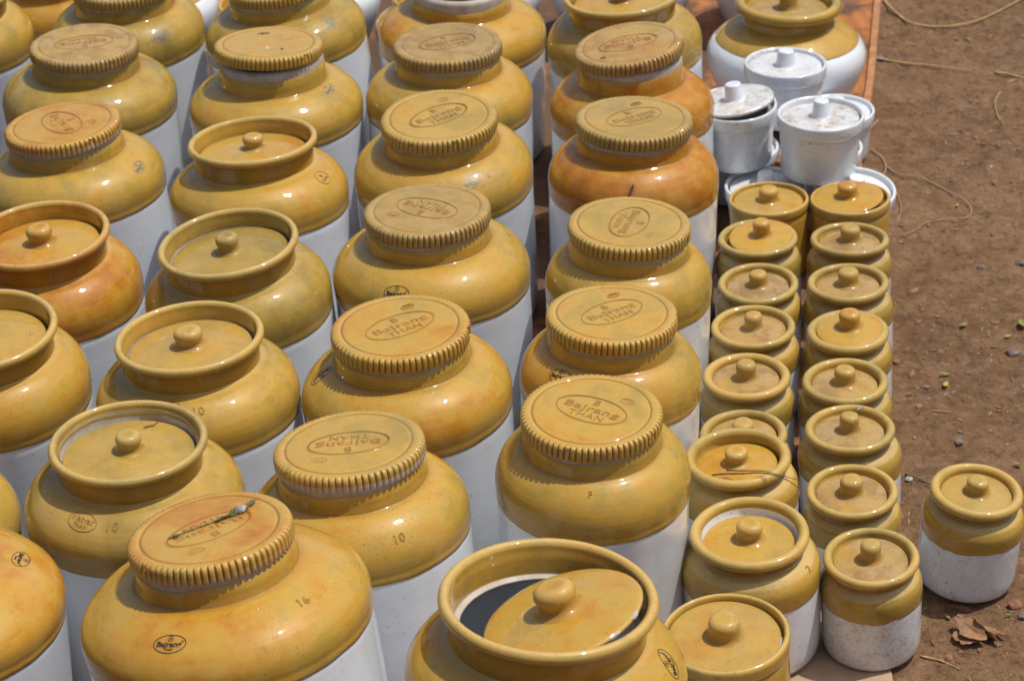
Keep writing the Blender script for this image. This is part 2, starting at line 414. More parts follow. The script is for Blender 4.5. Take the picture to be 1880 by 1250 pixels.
def profiles(kind, k, s, rb, amb=.33, band=.275, lipk=1.0):
    """part name -> list of (radius, height, glaze); glaze +1 pooled, -1 thin"""
    P = {}
    T = k
    if kind == 'cap':
        P['unglazed_rim'] = [(.86, T - .05, 0), (.93, T - .08, 0), (.945, T - .14, 0), (.945, T - .36, 0)]
        P['neck'] = [(.948, T - band, .1), (.962, T - band - .02, -.2), (.968, T - .41, .15), (.978, T - .48, .5), (.992, T - .515, .9)]
        zb = T - 1.10
        sh = shoulder_curve(1.0, T - .525, rb, zb)
        P['shoulder'] = [(.985, T - .51, 1.)] + [(r, z, max(0, .75 - 6 * (r - 1.0) / (rb - 1.0)) if r < 1.2 else 0.) for r, z in sh] + \
            [(rb, zb - .05, .1), (rb * .997, zb - .10, .2), (rb * .994, zb - .135, .45), (rb * .996, zb - .15, .0), (rb * .994, zb - .20, .1), (rb * .992, zb - .238, .2), (rb * .987, zb - .242, .2)]
        P['body'] = [(rb * .972, zb - .10, 0), (rb * .986, zb - .24, 0), (rb * .989, zb - .30, 0), (rb * .988, zb - .36, 0), (rb * .988, zb - .9, 0), (rb * .984, .5, 0), (rb * .97, .16, 0), (rb * .94, .06, 0), (rb * .90, .012, 0), (rb * .84, 0, 0), (0, .002, 0)]
    elif kind == 'rim':
        lip = []
        for i in range(15):
            a = math.radians(-40 + 230 * i / 14)          # outside under the lip, over the top, to the inside
            g = -.9 if 55 < -40 + 230 * i / 14 < 115 else (-.45 if -10 < -40 + 230 * i / 14 < 160 else .15)
            lip.append((.945 + .055 * math.cos(a), T - .062 + .062 * math.sin(a), g))
        P['rim'] = [(.928, T - .155, .9), (.958, T - .122, .5)] + lip + [(.878, T - min(.12, amb - .06), .2), (.866, T - min(.17, amb - .035), .3), (.858, T - amb + .02, .35), (.856, T - amb, .35)]
        P['neck'] = [(.935, T - .14, .9), (.924, T - .20, .6), (.912, T - .30, .5), (.905, T - .37, .75), (.905, T - .405, 1.0)]
        P['inner_wall'] = [(.868, T - amb + .06, 0), (.862, T - amb + .012, 0), (.857, T - min(amb + .02, .325), 0), (.85, T - .335, 0), (.81, T - .345, 0), (.80, T - .355, 0), (.82, T - .38, 0), (.97, T - .5, 0), (1.15, T - .8, 0), (1.1, T - 1.5, 0), (1.1, .3, 0), (0.9, .12, 0), (0, .1, 0)]
        zb = T - .92
        sh = shoulder_curve(.912, T - .41, rb, zb)
        P['shoulder'] = [(.90, T - .395, -.6)] + [(r, z, -.35 if r < .96 else (.12 if r < 1.1 else 0.)) for r, z in sh] + \
            [(rb, zb - .06, .1), (rb * .997, zb - .11, .25), (rb * .994, zb - .14, .4), (rb * .995, zb - .16, .0), (rb * .993, zb - .22, .1), (rb * .992, zb - .248, .2), (rb * .987, zb - .252, .2)]
        P['body'] = [(rb * .97, zb - .10, 0), (rb * .981, zb - .25, 0), (rb * .989, zb - .30, 0), (rb * .988, zb - .37, 0), (rb * .984, zb - .8, 0), (rb * .975, .5, 0), (rb * .965, .16, 0), (rb * .94, .06, 0), (rb * .89, .012, 0), (rb * .84, 0, 0), (0, .002, 0)]
        P['body'] = [p for i, p in enumerate(P['body']) if not (p[1] < zb - .4 and p[1] > zb - .9 and p[1] < .5)]
    elif kind in ('small', 'mid'):
        t = (.108 if kind == 'small' else .098) * lipk
        hs = 1.0 if kind == 'small' else .95
        lip = []
        for i in range(15):
            d = -55 + 245 * i / 14
            a = math.radians(d)
            g = -.7 if 40 < d < 120 else (-.3 if -10 < d < 160 else .2)
            lip.append((1 - t + t * math.cos(a), T - t * 1.05 + t * 1.05 * math.sin(a), g))
        P['rim'] = [(1 - 1.5 * t, T - .30 * hs, .9), (1 - 1.05 * t, T - .245 * hs, .6)] + lip + [(1 - 2.02 * t, T - t * 1.6, .4)]
        if kind == 'small':
            P['inner_wall'] = [(1 - 1.99 * t, T - t * 1.4, 0), (.765, T - .24, 0), (.75, T - .26, 0), (.6, T - .27, 0), (.6, T - .6, 0), (0, T - .61, 0)]
        else:
            P['inner_wall'] = [(1 - 2.0 * t, T - t * 1.4, 0), (.80, T - .27, 0), (.78, T - .30, 0), (.68, T - .31, 0), (.68, T - .7, 0), (0, T - .71, 0)]
        zb = T - .74 * hs
        sh = shoulder_curve(1 - 1.45 * t, T - .36 * hs, rb, zb, n=14, start=24, p=2.0)
        P['shoulder'] = [(1 - 1.55 * t, T - .285 * hs, 1.), (1 - 1.52 * t, T - .33 * hs, .9)] + [(r, z, (.45 if i < 1 else -1.0) if i < 2 else (-1.0 if i < 7 else (.05 if i < 11 else .2))) for i, (r, z) in enumerate(sh)] + \
            [(rb, zb - .08, .3), (rb * .998, zb - .20, .2), (rb * .992, zb - .26, .1), (rb * .987, zb - .285, -.1), (rb * .980, zb - .288, 0)]
        P['body'] = [(rb * .974, zb - .18, 0), (rb * .984, zb - .30, 0), (rb * .987, zb - .45, 0), (rb * .985, .55, 0), (rb * .98, .28, 0), (rb * .965, .13, 0), (rb * .93, .045, 0), (rb * .88, .01, 0), (rb * .82, 0, 0), (0, .002, 0)]
    elif kind == 'crock':
        P['rim'] = [(.955, T - .27, .5), (.985, T - .25, .1)] + [(.99, T - .20, .0), (1.0, T - .09, -.1), (.995, T - .04, -.5), (.975, T - .012, -.8), (.95, T, -.8), (.925, T - .012, -.6), (.91, T - .04, -.1), (.905, T - .12, .3), (.9, T - .16, .4)]
        P['inner_wall'] = [(.902, T - .12, 0), (.895, T - .18, 0), (.7, T - .19, 0), (.7, T - .6, 0), (0, T - .61, 0)]
        P['body'] = [(.95, T - .24, .7), (.958, T - .285, .5), (.968, T - .32, -.2), (.97, T - .5, .1), (.972, .5, .1), (.97, .2, .3), (.95, .07, .5), (.90, .012, .3), (.86, 0, 0), (0, .002, 0)]
    elif kind == 'white':
        P['rim'] = [(.925, T - .345, 0), (.955, T - .33, 0), (.985, T - .31, 0), (.992, T - .27, 0), (1.0, T - .06, 0), (.993, T - .02, 0), (.975, T, 0), (.945, T - .004, 0), (.925, T - .02, 0), (.915, T - .06, 0), (.905, T - .14, 0), (.9, T - .16, 0)]
        P['inner_wall'] = [(.902, T - .13, 0), (.895, T - .17, 0), (.76, T - .18, 0), (.75, T - .3, 0), (.72, .15, 0), (0, .12, 0)]
        P['body'] = [(.915, T - .32, 0), (.928, T - .36, 0), (.925, T - .42, 0), (.90, T * .5, 0), (.875, .2, 0), (.86, .1, 0), (.825, .03, 0), (.77, 0, 0), (0, .002, 0)]
    elif kind == 'bulb':
        lip = []
        for i in range(15):
            d = -60 + 250 * i / 14
            a = math.radians(d)
            lip.append((.90 + .10 * math.cos(a), T - .11 + .11 * math.sin(a), -.3 if 30 < d < 130 else .15))
        P['rim'] = [(.83, T - .30, .8), (.87, T - .22, .6)] + lip + [(.80, T - .2, .3)]
        P['inner_wall'] = [(.80, T - .17, 0), (.77, T - .26, 0), (.6, T - .27, 0), (.6, T - .6, 0), (0, T - .61, 0)]
        P['neck'] = [(.845, T - .26, .8), (.832, T - .33, .4), (.835, T - .40, .5), (.85, T - .43, .8)]
        q = rb / 1.5
        P['shoulder'] = [(.84, T - .42, .7), (.87, T - .44, .3), (1.0, T - .51, 0), (1.15, T - .595, 0), (1.27 * q, T - .69, .1), (1.34 * q, T - .755, .2), (1.345 * q, T - .764, .2), (1.33 * q, T - .770, .2)]
        P['body'] = [(1.26 * q, T - .71, 0), (1.335 * q, T - .765, 0), (1.415 * q, T - .84, 0), (1.48 * q, T - .95, 0), (1.50 * q, T - 1.08, 0), (1.48 * q, T - 1.25, 0), (1.40 * q, T - 1.5, 0), (1.27 * q, T - 1.8, 0), (1.13 * q, T - 2.1, 0), (1.07 * q, T - 2.24, 0), (1.0 * q, .0, 0), (0, .002, 0)]
    return {n: [(r * s, z * s, g) for r, z, g in v] for n, v in P.items()}

# ---------------------------------------------------------------- mesh helpers
def link(name, mesh, parent=None, matrix=None, mats=()):
    for m in mats:
        mesh.materials.append(m)
    o = bpy.data.objects.new(name, mesh)
    COL.objects.link(o)
    if parent is not None:
        o.parent = parent
    if matrix is not None:
        o.matrix_local = matrix
    return o

def mesh_of(name, verts, faces, smooth=True, attrs=None, midx=None):
    me = bpy.data.meshes.new(name)
    me.from_pydata(verts, [], faces)
    if smooth:
        me.polygons.foreach_set('use_smooth', [True] * len(me.polygons))
    for k, vals in (attrs or {}).items():
        a = me.attributes.new(k, 'FLOAT', 'POINT')
        a.data.foreach_set('value', vals)
    if midx:
        me.polygons.foreach_set('material_index', midx)
    me.update()
    return me

def lathe(name, prof, seg=96, wob=None, wave=0.0, wseed=0.0, flip=False):
    """revolve (r,z,g); wob(theta,z)->radius factor; wave moves the last three rings up/down"""
    verts, faces, gl = [], [], []
    n = len(prof)
    rings = []
    for i, (r, z, g) in enumerate(prof):
        if r <= 1e-9:
            rings.append([len(verts)]); verts.append((0, 0, z)); gl.append(g)
            continue
        ids = []
        for j in range(seg):
            a = 2 * math.pi * j / seg
            k = wob(a, z) if wob else 1.0
            dz = 0.0
            if wave and i >= n - 4:
                w = (i - (n - 5)) / 4.0
                dz = w * wave * (mnoise.noise((math.cos(a) * 1.3 + wseed, math.sin(a) * 1.3, wseed)) * 1.2 +
                                 .5 * mnoise.noise((math.cos(a) * 5 + wseed, math.sin(a) * 5, 3.3)))
            ids.append(len(verts)); verts.append((r * k * math.cos(a), r * k * math.sin(a), z + dz)); gl.append(g)
        rings.append(ids)
    for A, B in zip(rings, rings[1:]):
        if len(A) == 1 and len(B) == 1:
            continue
        for j in range(seg):
            j2 = (j + 1) % seg
            if len(B) == 1:
                f = (A[j], B[0], A[j2])
            elif len(A) == 1:
                f = (A[0], B[j], B[j2])
            else:
                f = (A[j], B[j], B[j2], A[j2])
            faces.append(f)
    me = mesh_of(name, verts, faces, True, {'glaze': gl})
    if flip:
        me.flip_normals()
    return me

def text_flat(body, size, offset=0.0, bold=False):
    """flat font outline as (verts2d, faces) centred on the origin"""
    c = bpy.data.curves.new('t', 'FONT')
    c.body = body; c.size = size; c.align_x = 'CENTER'; c.align_y = 'CENTER'
    c.resolution_u = 2; c.offset = offset; c.fill_mode = 'FRONT'
    return _curve_mesh(c)

def _curve_mesh(c):
    o = bpy.data.objects.new('t', c)
    COL.objects.link(o)
    dg = bpy.context.evaluated_depsgraph_get()
    ev = o.evaluated_get(dg)
    me = ev.to_mesh()
    v = [tuple(p.co) for p in me.vertices]
    f = [tuple(p.vertices) for p in me.polygons]
    nz = [p.normal.z for p in me.polygons]
    ev.to_mesh_clear()
    bpy.data.objects.remove(o); bpy.data.curves.remove(c)
    return v, f, nz

def text_solid(body, size, height, offset=0.0):
    c = bpy.data.curves.new('t', 'FONT')
    c.body = body; c.size = size; c.align_x = 'CENTER'; c.align_y = 'CENTER'
    c.space_character = 1.12; c.resolution_u = 2; c.offset = offset; c.extrude = height / 2; c.fill_mode = 'BOTH'
    return _curve_mesh(c)

def text_outline(body, size, bevel):
    c = bpy.data.curves.new('t', 'FONT')
    c.body = body; c.size = size; c.align_x = 'CENTER'; c.align_y = 'CENTER'
    c.space_character = 1.12; c.resolution_u = 3; c.fill_mode = 'NONE'; c.bevel_depth = bevel; c.bevel_resolution = 0
    return _curve_mesh(c)

def oval_ring(a, b, w, h=0.0, seg=56):
    """flat (h=0) or ridged elliptical ring"""
    v, f = [], []
    for j in range(seg):
        t = 2 * math.pi * j / seg
        c, s = math.cos(t), math.sin(t)
        if h:
            for k, (dw, z) in enumerate(((-w, -h * .3), (-w * .5, h), (w * .5, h), (w, -h * .3))):
                v.append(((a + dw) * c, (b + dw) * s, z))
        else:
            v.append(((a - w) * c, (b - w) * s, 0)); v.append(((a + w) * c, (b + w) * s, 0))
    m = 4 if h else 2
    for j in range(seg):
        j2 = (j + 1) % seg
        for k in range(m - 1):
            f.append((j * m + k, j * m + k + 1, j2 * m + k + 1, j2 * m + k))
    return v, f

class Acc:
    """collects pieces of one part"""
    def __init__(s):
        s.v, s.f, s.m = [], [], []
    def add(s, v, f, dx=0, dy=0, dz=0, rot=0.0, mat=0, mats=None):
        b = len(s.v)
        c, n = math.cos(rot), math.sin(rot)
        s.v += [(p[0] * c - p[1] * n + dx, p[0] * n + p[1] * c + dy, p[2] + dz) for p in v]
        s.f += [tuple(i + b for i in q) for q in f]
        s.m += mats if mats else [mat] * len(f)

# ---------------------------------------------------------------- fluted cap shared by the tall jars (unit radius)
def cap_mesh(seed=0):
    FL, SUB = (72, 70, 74, 72, 71)[seed % 5], 8
    rn = random.Random(seed * 7 + 1)
    w1, w2 = rn.uniform(0, 6), rn.uniform(0, 6)
    seg = FL * SUB
    prof = []                                  # r, z, glaze, flute depth, skirt
    prof += [(0, .006, 0, 0, 0), (.3, .006, 0, 0, 0), (.6, .003, 0, 0, 0), (.79, 0, 0, 0, 0), (.812, -.001, -.35, 0, 0),
             (.822, -.008, .9, 0, 0), (.835, -.013, 1.0, 0, 0), (.848, -.008, .9, 0, 0), (.858, 0, -.45, 0, 0), (.90, .002, -.05, 0, 0),
             (.930, -.001, -.15, .12, 0), (.960, -.008, -.5, .55, 0), (.980, -.020, -.8, .9, .0), (.993, -.040, -.75, .95, .05),
             (1.0, -.066, -.45, 1.0, .15), (1.002, -.10, -.2, 1.0, .35), (1.002, -.16, -.15, 1.0, .7), (1.0, -.205, -.1, 1.0, .95), (.988, -.222, .2, .7, 1.0),
             (.95, -.226, .3, .2, 1.0), (.90, -.222, 0, 0, 1.0), (.88, -.14, 0, 0, .5), (0, -.13, 0, 0, .5)]
    verts, faces, gl, sk = [], [], [], []
    rings = []
    for r, z, g, d, k in prof:
        if r == 0:
            rings.append([len(verts)]); verts.append((0, 0, z)); gl.append(g); sk.append(k); continue
        ids = []
        for j in range(seg):
            a = 2 * math.pi * j / seg
            fl = int(j // SUB)
            ph = (j % SUB) / SUB
            x = abs(ph - .5) * 2                # 0 at the ridge, 1 in the valley
            val = max(0.0, (x - .64) / .36) ** .8
            jit = 1 + .45 * mnoise.noise((fl * 1.7 + seed * 11, z * 9, 0.3))
            wf = 1 + .005 * math.sin(2 * a + w1) + .003 * math.sin(3 * a + w2)
            zw = .006 * math.sin(2 * a + w2) * (r > .5) + .010 * mnoise.noise((math.cos(a) * 1.5, math.sin(a) * 1.5, seed + 2.0)) * (z < -.19)
            chip = max(0.0, mnoise.noise((fl * .37, 5.1 + seed * 3.3, z * 5)) - .38) * .11 if z < -.02 else 0
            rr = (r - .046 * d * val * jit - chip * d) * wf
            ids.append(len(verts))
            verts.append((rr * math.cos(a), rr * math.sin(a), z + zw + (-.012 * val * d if -.07 < z < -.02 else 0)))
            gl.append(max(-1, min(1, g * (1 - val * min(1, d * 2)) + d * val * 1.0)))
            sk.append(k)
        rings.append(ids)
    for A, B in zip(rings, rings[1:]):
        for j in range(seg):
            j2 = (j + 1) % seg
            if len(A) == 1:
                faces.append((A[0], B[j], B[j2]))
            elif len(B) == 1:
                faces.append((A[j], B[0], A[j2]))
            else:
                faces.append((A[j], B[j], B[j2], A[j2]))
    return mesh_of('fluted_lid', verts, faces, True, {'glaze': gl, 'skirt': sk})

CAPS = [cap_mesh(i) for i in range(5)]
for c in CAPS:
    c.materials.append(M_GLAZE)

def lettering_mesh():
    A = Acc()
    H = .012
    for body, size, y, off in (('B', .185, .175, .006), ('Bajrang', .195, .012, .005), ('THAN', .165, -.165, .001)):
        v, f, nz = text_solid(body, size, H, off)
        k = 1.0
        if body == 'Bajrang':
            w = max(p[0] for p in v) - min(p[0] for p in v); k = .84 / w
        if body == 'THAN':
            w = max(p[0] for p in v) - min(p[0] for p in v); k = .52 / w
        v = [(p[0] * k, p[1], p[2]) for p in v]
        A.add(v, f, 0, y, .004, mats=[1 if n > .7 else 0 for n in nz])
        v2, f2, _ = text_outline(body, size, .0036)
        w = max(p[0] for p in v2) - min(p[0] for p in v2)
        k2 = {'Bajrang': .86, 'THAN': .535}.get(body, w) / w
        A.add([(p[0] * k2, p[1], p[2]) for p in v2], f2, 0, y, .009, mat=0)
    v, f = oval_ring(.53, .295, .012, .006)
    A.add(v, f, 0, .0, .004, mat=1)
    v, f = oval_ring(.553, .317, .010, .009)
    A.add(v, f, 0, .0, .004, mat=0)
    v, f, nz = text_solid('TM', .085, H * .7, 0)
    A.add(v, f, .36, .42, .005, mats=[1 if n > .7 else 0 for n in nz])
    v, f = oval_ring(.10, .062, .007, .006, 28)
    A.add(v, f, .36, .42, .004, mat=1)
    me = mesh_of('raised_lettering', A.v, A.f, False, None, A.m)
    me.materials.append(M_GLAZE); me.materials.append(M_POOL)
    return me

LETTERS = lettering_mesh()

# flat layouts for stamps and incised marks (metres, right = +x, up = +y)
def fit_width(v, w):
    x = max(p[0] for p in v) - min(p[0] for p in v)
    return [(p[0] * w / x, p[1], p[2]) for p in v]

def stamp_layout(kind):
    A = Acc()
    if kind == 'ink':
        v, f = oval_ring(.0165, .0098, .00045); A.add(v, f)
        v, f, _ = text_flat('Bajrang', .0078, .00028); A.add(fit_width(v, .0255), f, -.0008, -.0008)
        v, f, _ = text_flat('THAN', .0036, .0001); A.add(fit_width(v, .0088), f, 0, -.0062)
        v, f = oval_ring(.0030, .0030, .0003, 0, 24); A.add(v, f, 0, .0058)
        v, f, _ = text_flat('B', .0040, .0001); A.add(v, f, 0, .0058)
        v, f = oval_ring(.0013, .0013, .00018, 0, 16); A.add(v, f, .0128, .0022)
        v, f, _ = text_flat('R', .0018, 0); A.add(v, f, .0128, .0022)
    elif kind == 'natvar':
        v, f = oval_ring(.0185, .0115, .0005, .0005); A.add(v, f)
        v, f, _ = text_outline('Natvar', .0105, .00035); A.add(fit_width(v, .030), f, 0, .0022)
        v, f, _ = text_outline('THAN', .0066, .0003); A.add(fit_width(v, .018), f, 0, -.0058)
    elif kind == 'round':
        v, f = oval_ring(.0125, .0125, .0005, .0005, 36); A.add(v, f)
        v, f, _ = text_outline('B', .009, .0003); A.add(v, f, 0, .003)
        v, f, _ = text_outline('THAN', .0055, .0003); A.add(v, f, 0, -.0045)
    elif kind == 'oval':
        v, f = oval_ring(.0175, .0105, .0005, .0005); A.add(v, f)
        v, f, _ = text_outline('THAN', .0066, .0003); A.add(fit_width(v, .018), f, 0, -.003)
    else:
        v, f, _ = text_outline(kind, .0155 if len(kind) > 1 else .0145, .00035); A.add(v, f)
    return A

LAY = {}
def on_surface(prof, phi, t, kind, rot=0.0, scale=1.0, lift=.0003, wob=None):
    """wrap a flat layout on a surface of revolution; t = arc length down the profile"""
    if kind not in LAY:
        LAY[kind] = stamp_layout(kind)
    A = LAY[kind]
    d = [0.0]
    for p, q in zip(prof, prof[1:]):
        d.append(d[-1] + math.hypot(q[0] - p[0], q[1] - p[1]))
    def at(s):
        s = max(0.0, min(d[-1] - 1e-6, s))
        for i in range(len(prof) - 1):
            if s <= d[i + 1]:
                break
        w = (s - d[i]) / max(1e-9, d[i + 1] - d[i])
        r = prof[i][0] * (1 - w) + prof[i + 1][0] * w
        z = prof[i][1] * (1 - w) + prof[i + 1][1] * w
        return r, z
    def nrm(s):
        a, b = at(s - .004), at(s + .004)
        tr, tz = b[0] - a[0], b[1] - a[1]
        L = math.hypot(tr, tz)
        return -tz / L, tr / L
    r0, _ = at(t)
    c, n = math.cos(rot), math.sin(rot)
    out = []
    for x, y, h in A.v:
        x *= scale; y *= scale
        u, v = x * c - y * n, x * n + y * c
        r, z = at(t - v)
        nr, nz = nrm(t - v)
        if nr < 0 and nz < 0:
            nr, nz = -nr, -nz
        a = phi + u / r0
        if wob:
            r *= wob(a, z)
        r += nr * (lift + h); z += nz * (lift + h)
        out.append((r * math.cos(a), r * math.sin(a), z))
    return mesh_of('stamp', out, A.f, False)

# ---------------------------------------------------------------- ground
def axis_steps(lo, hi, fine, lo2, hi2):
    xs = []
    x = lo
    while x < hi:
        xs.append(x); x += fine
    xs.append(hi)
    st = fine * 1.6
    x = hi
    while x < hi2:
        x += st; st *= 1.5; xs.append(min(x, hi2))
    st = fine * 1.6
    x = lo
    while x > lo2:
        x -= st; st *= 1.5; xs.insert(0, max(x, lo2))
    return xs

def ground_height(x, y):
    e = max(0.0, min(1.0, (x - (.435 + .21 * (y - 2.1) / 1.4)) / .05))
    h = .010 * mnoise.noise((x * 3.1, y * 3.1, 0)) + .006 * mnoise.noise((x * 9, y * 9, 4)) + .0062 * mnoise.noise((x * 27, y * 27, 7)) + .0040 * mnoise.noise((x * 75, y * 75, 2)) - .010 * max(0, .30 - abs(mnoise.noise((x * 12, y * 12, 5))))
    return -.006 + e * (.002 + h * .75)

xs = axis_steps(.42, 1.30, .0058, -260, 260)
ys = axis_steps(1.95, 4.7, .0080, -120, 400)
gv = [(x, y, ground_height(x, y) if -3 < x < 3 and 0 < y < 7 else -.006) for y in ys for x in xs]
nx = len(xs)
gf = [(j * nx + i, j * nx + i + 1, (j + 1) * nx + i + 1, (j + 1) * nx + i) for j in range(len(ys) - 1) for i in range(nx - 1)]
gr = link('ground', mesh_of('ground', gv, gf), mats=[M_DIRT])
gr['kind'] = 'structure'

def tag(o, label, cat, group=None):
    o['label'] = label; o['category'] = cat
    if group:
        o['group'] = group
    return o

def slab(name, poly, z0, z1, mat, bev=.003):
    """flat board with the given outline and a slightly eased top edge"""
    n = len(poly)
    cx = sum(p[0] for p in poly) / n; cy = sum(p[1] for p in poly) / n
    def ins(p, d):
        L = math.hypot(p[0] - cx, p[1] - cy)
        return (p[0] - (p[0] - cx) / L * d, p[1] - (p[1] - cy) / L * d)
    v = [(p[0], p[1], z0) for p in poly] + [(p[0], p[1], z1 - bev) for p in poly] + [ins(p, bev) + (z1,) for p in poly]
    f = []
    for k in range(2):
        for i in range(n):
            j = (i + 1) % n
            f.append((k * n + i, k * n + j, (k + 1) * n + j, (k + 1) * n + i))
    f.append(tuple(2 * n + i for i in range(n)))
    return link(name, mesh_of(name, v, f, False), mats=[mat])

# ---------------------------------------------------------------- jars
GROUPS = {'cap': 'tall jars with fluted caps', 'rim': 'tall jars with knobbed lids', 'small': 'small jars in two columns', 'mid': 'middling jars by the small ones',
          'crock': 'straight amber crocks', 'white': 'white lidded pots in a stack', 'bulb': 'round bellied jars in the back rows'}
NAMES = {'cap': 'fluted_cap_jar', 'rim': 'knob_lid_jar', 'small': 'small_lidded_jar', 'mid': 'squat_lidded_jar', 'crock': 'straight_crock', 'white': 'white_lidded_pot', 'bulb': 'round_bellied_jar'}
CATS = {'cap': 'jar', 'rim': 'jar', 'small': 'small jar', 'mid': 'jar', 'crock': 'crock', 'white': 'pot', 'bulb': 'jar'}

def props(o, hue, seed, dust=0.0, bare=0.0, cs=1.0):
    o['cs'] = cs; o['hue'] = hue; o['seed'] = seed; o['dust'] = dust; o['bare'] = bare
    return o

def knob_profile(kind, s):
    if kind == 'rim' or kind == 'mid':
        w, h = (.175, .235) if kind == 'rim' else (.205, .30)
        q = [(w * 1.35, -.012, .5), (w * 1.12, .012, .6), (w * .93, .035, .8), (w * .90, h * .32, .25), (w * 1.0, h * .48, .0), (w * 1.03, h * .66, -.2), (w * .97, h * .84, -.6), (w * .80, h * .96, -.7), (w * .55, h, -.3), (w * .3, h * .97, .1), (0, h * .94, .15)]
    elif kind in ('small', 'crock'):
        w, h = (.235, .37) if kind == 'small' else (.255, .33)
        q = [(w * 1.3, -.012, .5), (w * 1.08, .015, .7), (w * .98, .05, .6), (w * .97, h * .35, .2), (w * 1.0, h * .58, 0), (w * .98, h * .76, -.2), (w * .86, h * .91, -.6), (w * .62, h * .985, -.5), (w * .3, h, -.1), (0, h * .995, 0)]
    elif kind == 'bulb':
        w, h = .19, .42
        q = [(w * 1.3, -.01, .5), (w * 1.05, .02, .6), (w * .9, .1, .3), (w, h * .8, 0), (w * .85, h * .95, -.5), (w * .5, h, -.2), (0, h, 0)]
    else:
        w, h = .20, .36
        q = [(w * 1.35, -.012, 0), (w * 1.2, .02, 0), (w * 1.12, .05, 0), (w * .93, h * .9, 0), (w * .88, h * .97, 0), (w * .75, h, 0), (w * .5, h * .985, 0), (0, h * .97, 0)]
    return [(r * s, z * s, g) for r, z, g in q[::-1]]

def lid_profile(kind, s):
    R0, edge, dome, th = {'rim': (.842, -.225, .072, .05), 'small': (.772, -.165, .085, .06), 'mid': (.775, -.235, .07, .055), 'crock': (.875, -.10, .05, .06), 'white': (.875, -.085, .02, .07), 'bulb': (.76, -.2, .03, .06)}[kind]
    q = [(0, dome, 0)]
    for i in range(1, 9):
        r = R0 * .965 * i / 8
        q.append((r, dome * (1 - (i / 8) ** 2), .0 if i > 2 else .35 * (3 - i) / 2))
    q += [(R0 * .988, -.010, -.5), (R0, -.026, -.5), (R0 * .995, -th, 0), (R0 * .94, -th - .01, 0), (0, -th - .01, 0)]
    return [(r * s, z * s, g) for r, z, g in q], edge * s, dome * s

def tilt_matrix(loc, normal, spin):
    a = Vector(normal).normalized()
    u = Vector((0, 1, 0)).cross(a).normalized()
    v = a.cross(u)
    m = Matrix(((u.x, v.x, a.x, loc[0]), (u.y, v.y, a.y, loc[1]), (u.z, v.z, a.z, loc[2]), (0, 0, 0, 1)))
    return m @ Matrix.Rotation(spin, 4, 'Z')

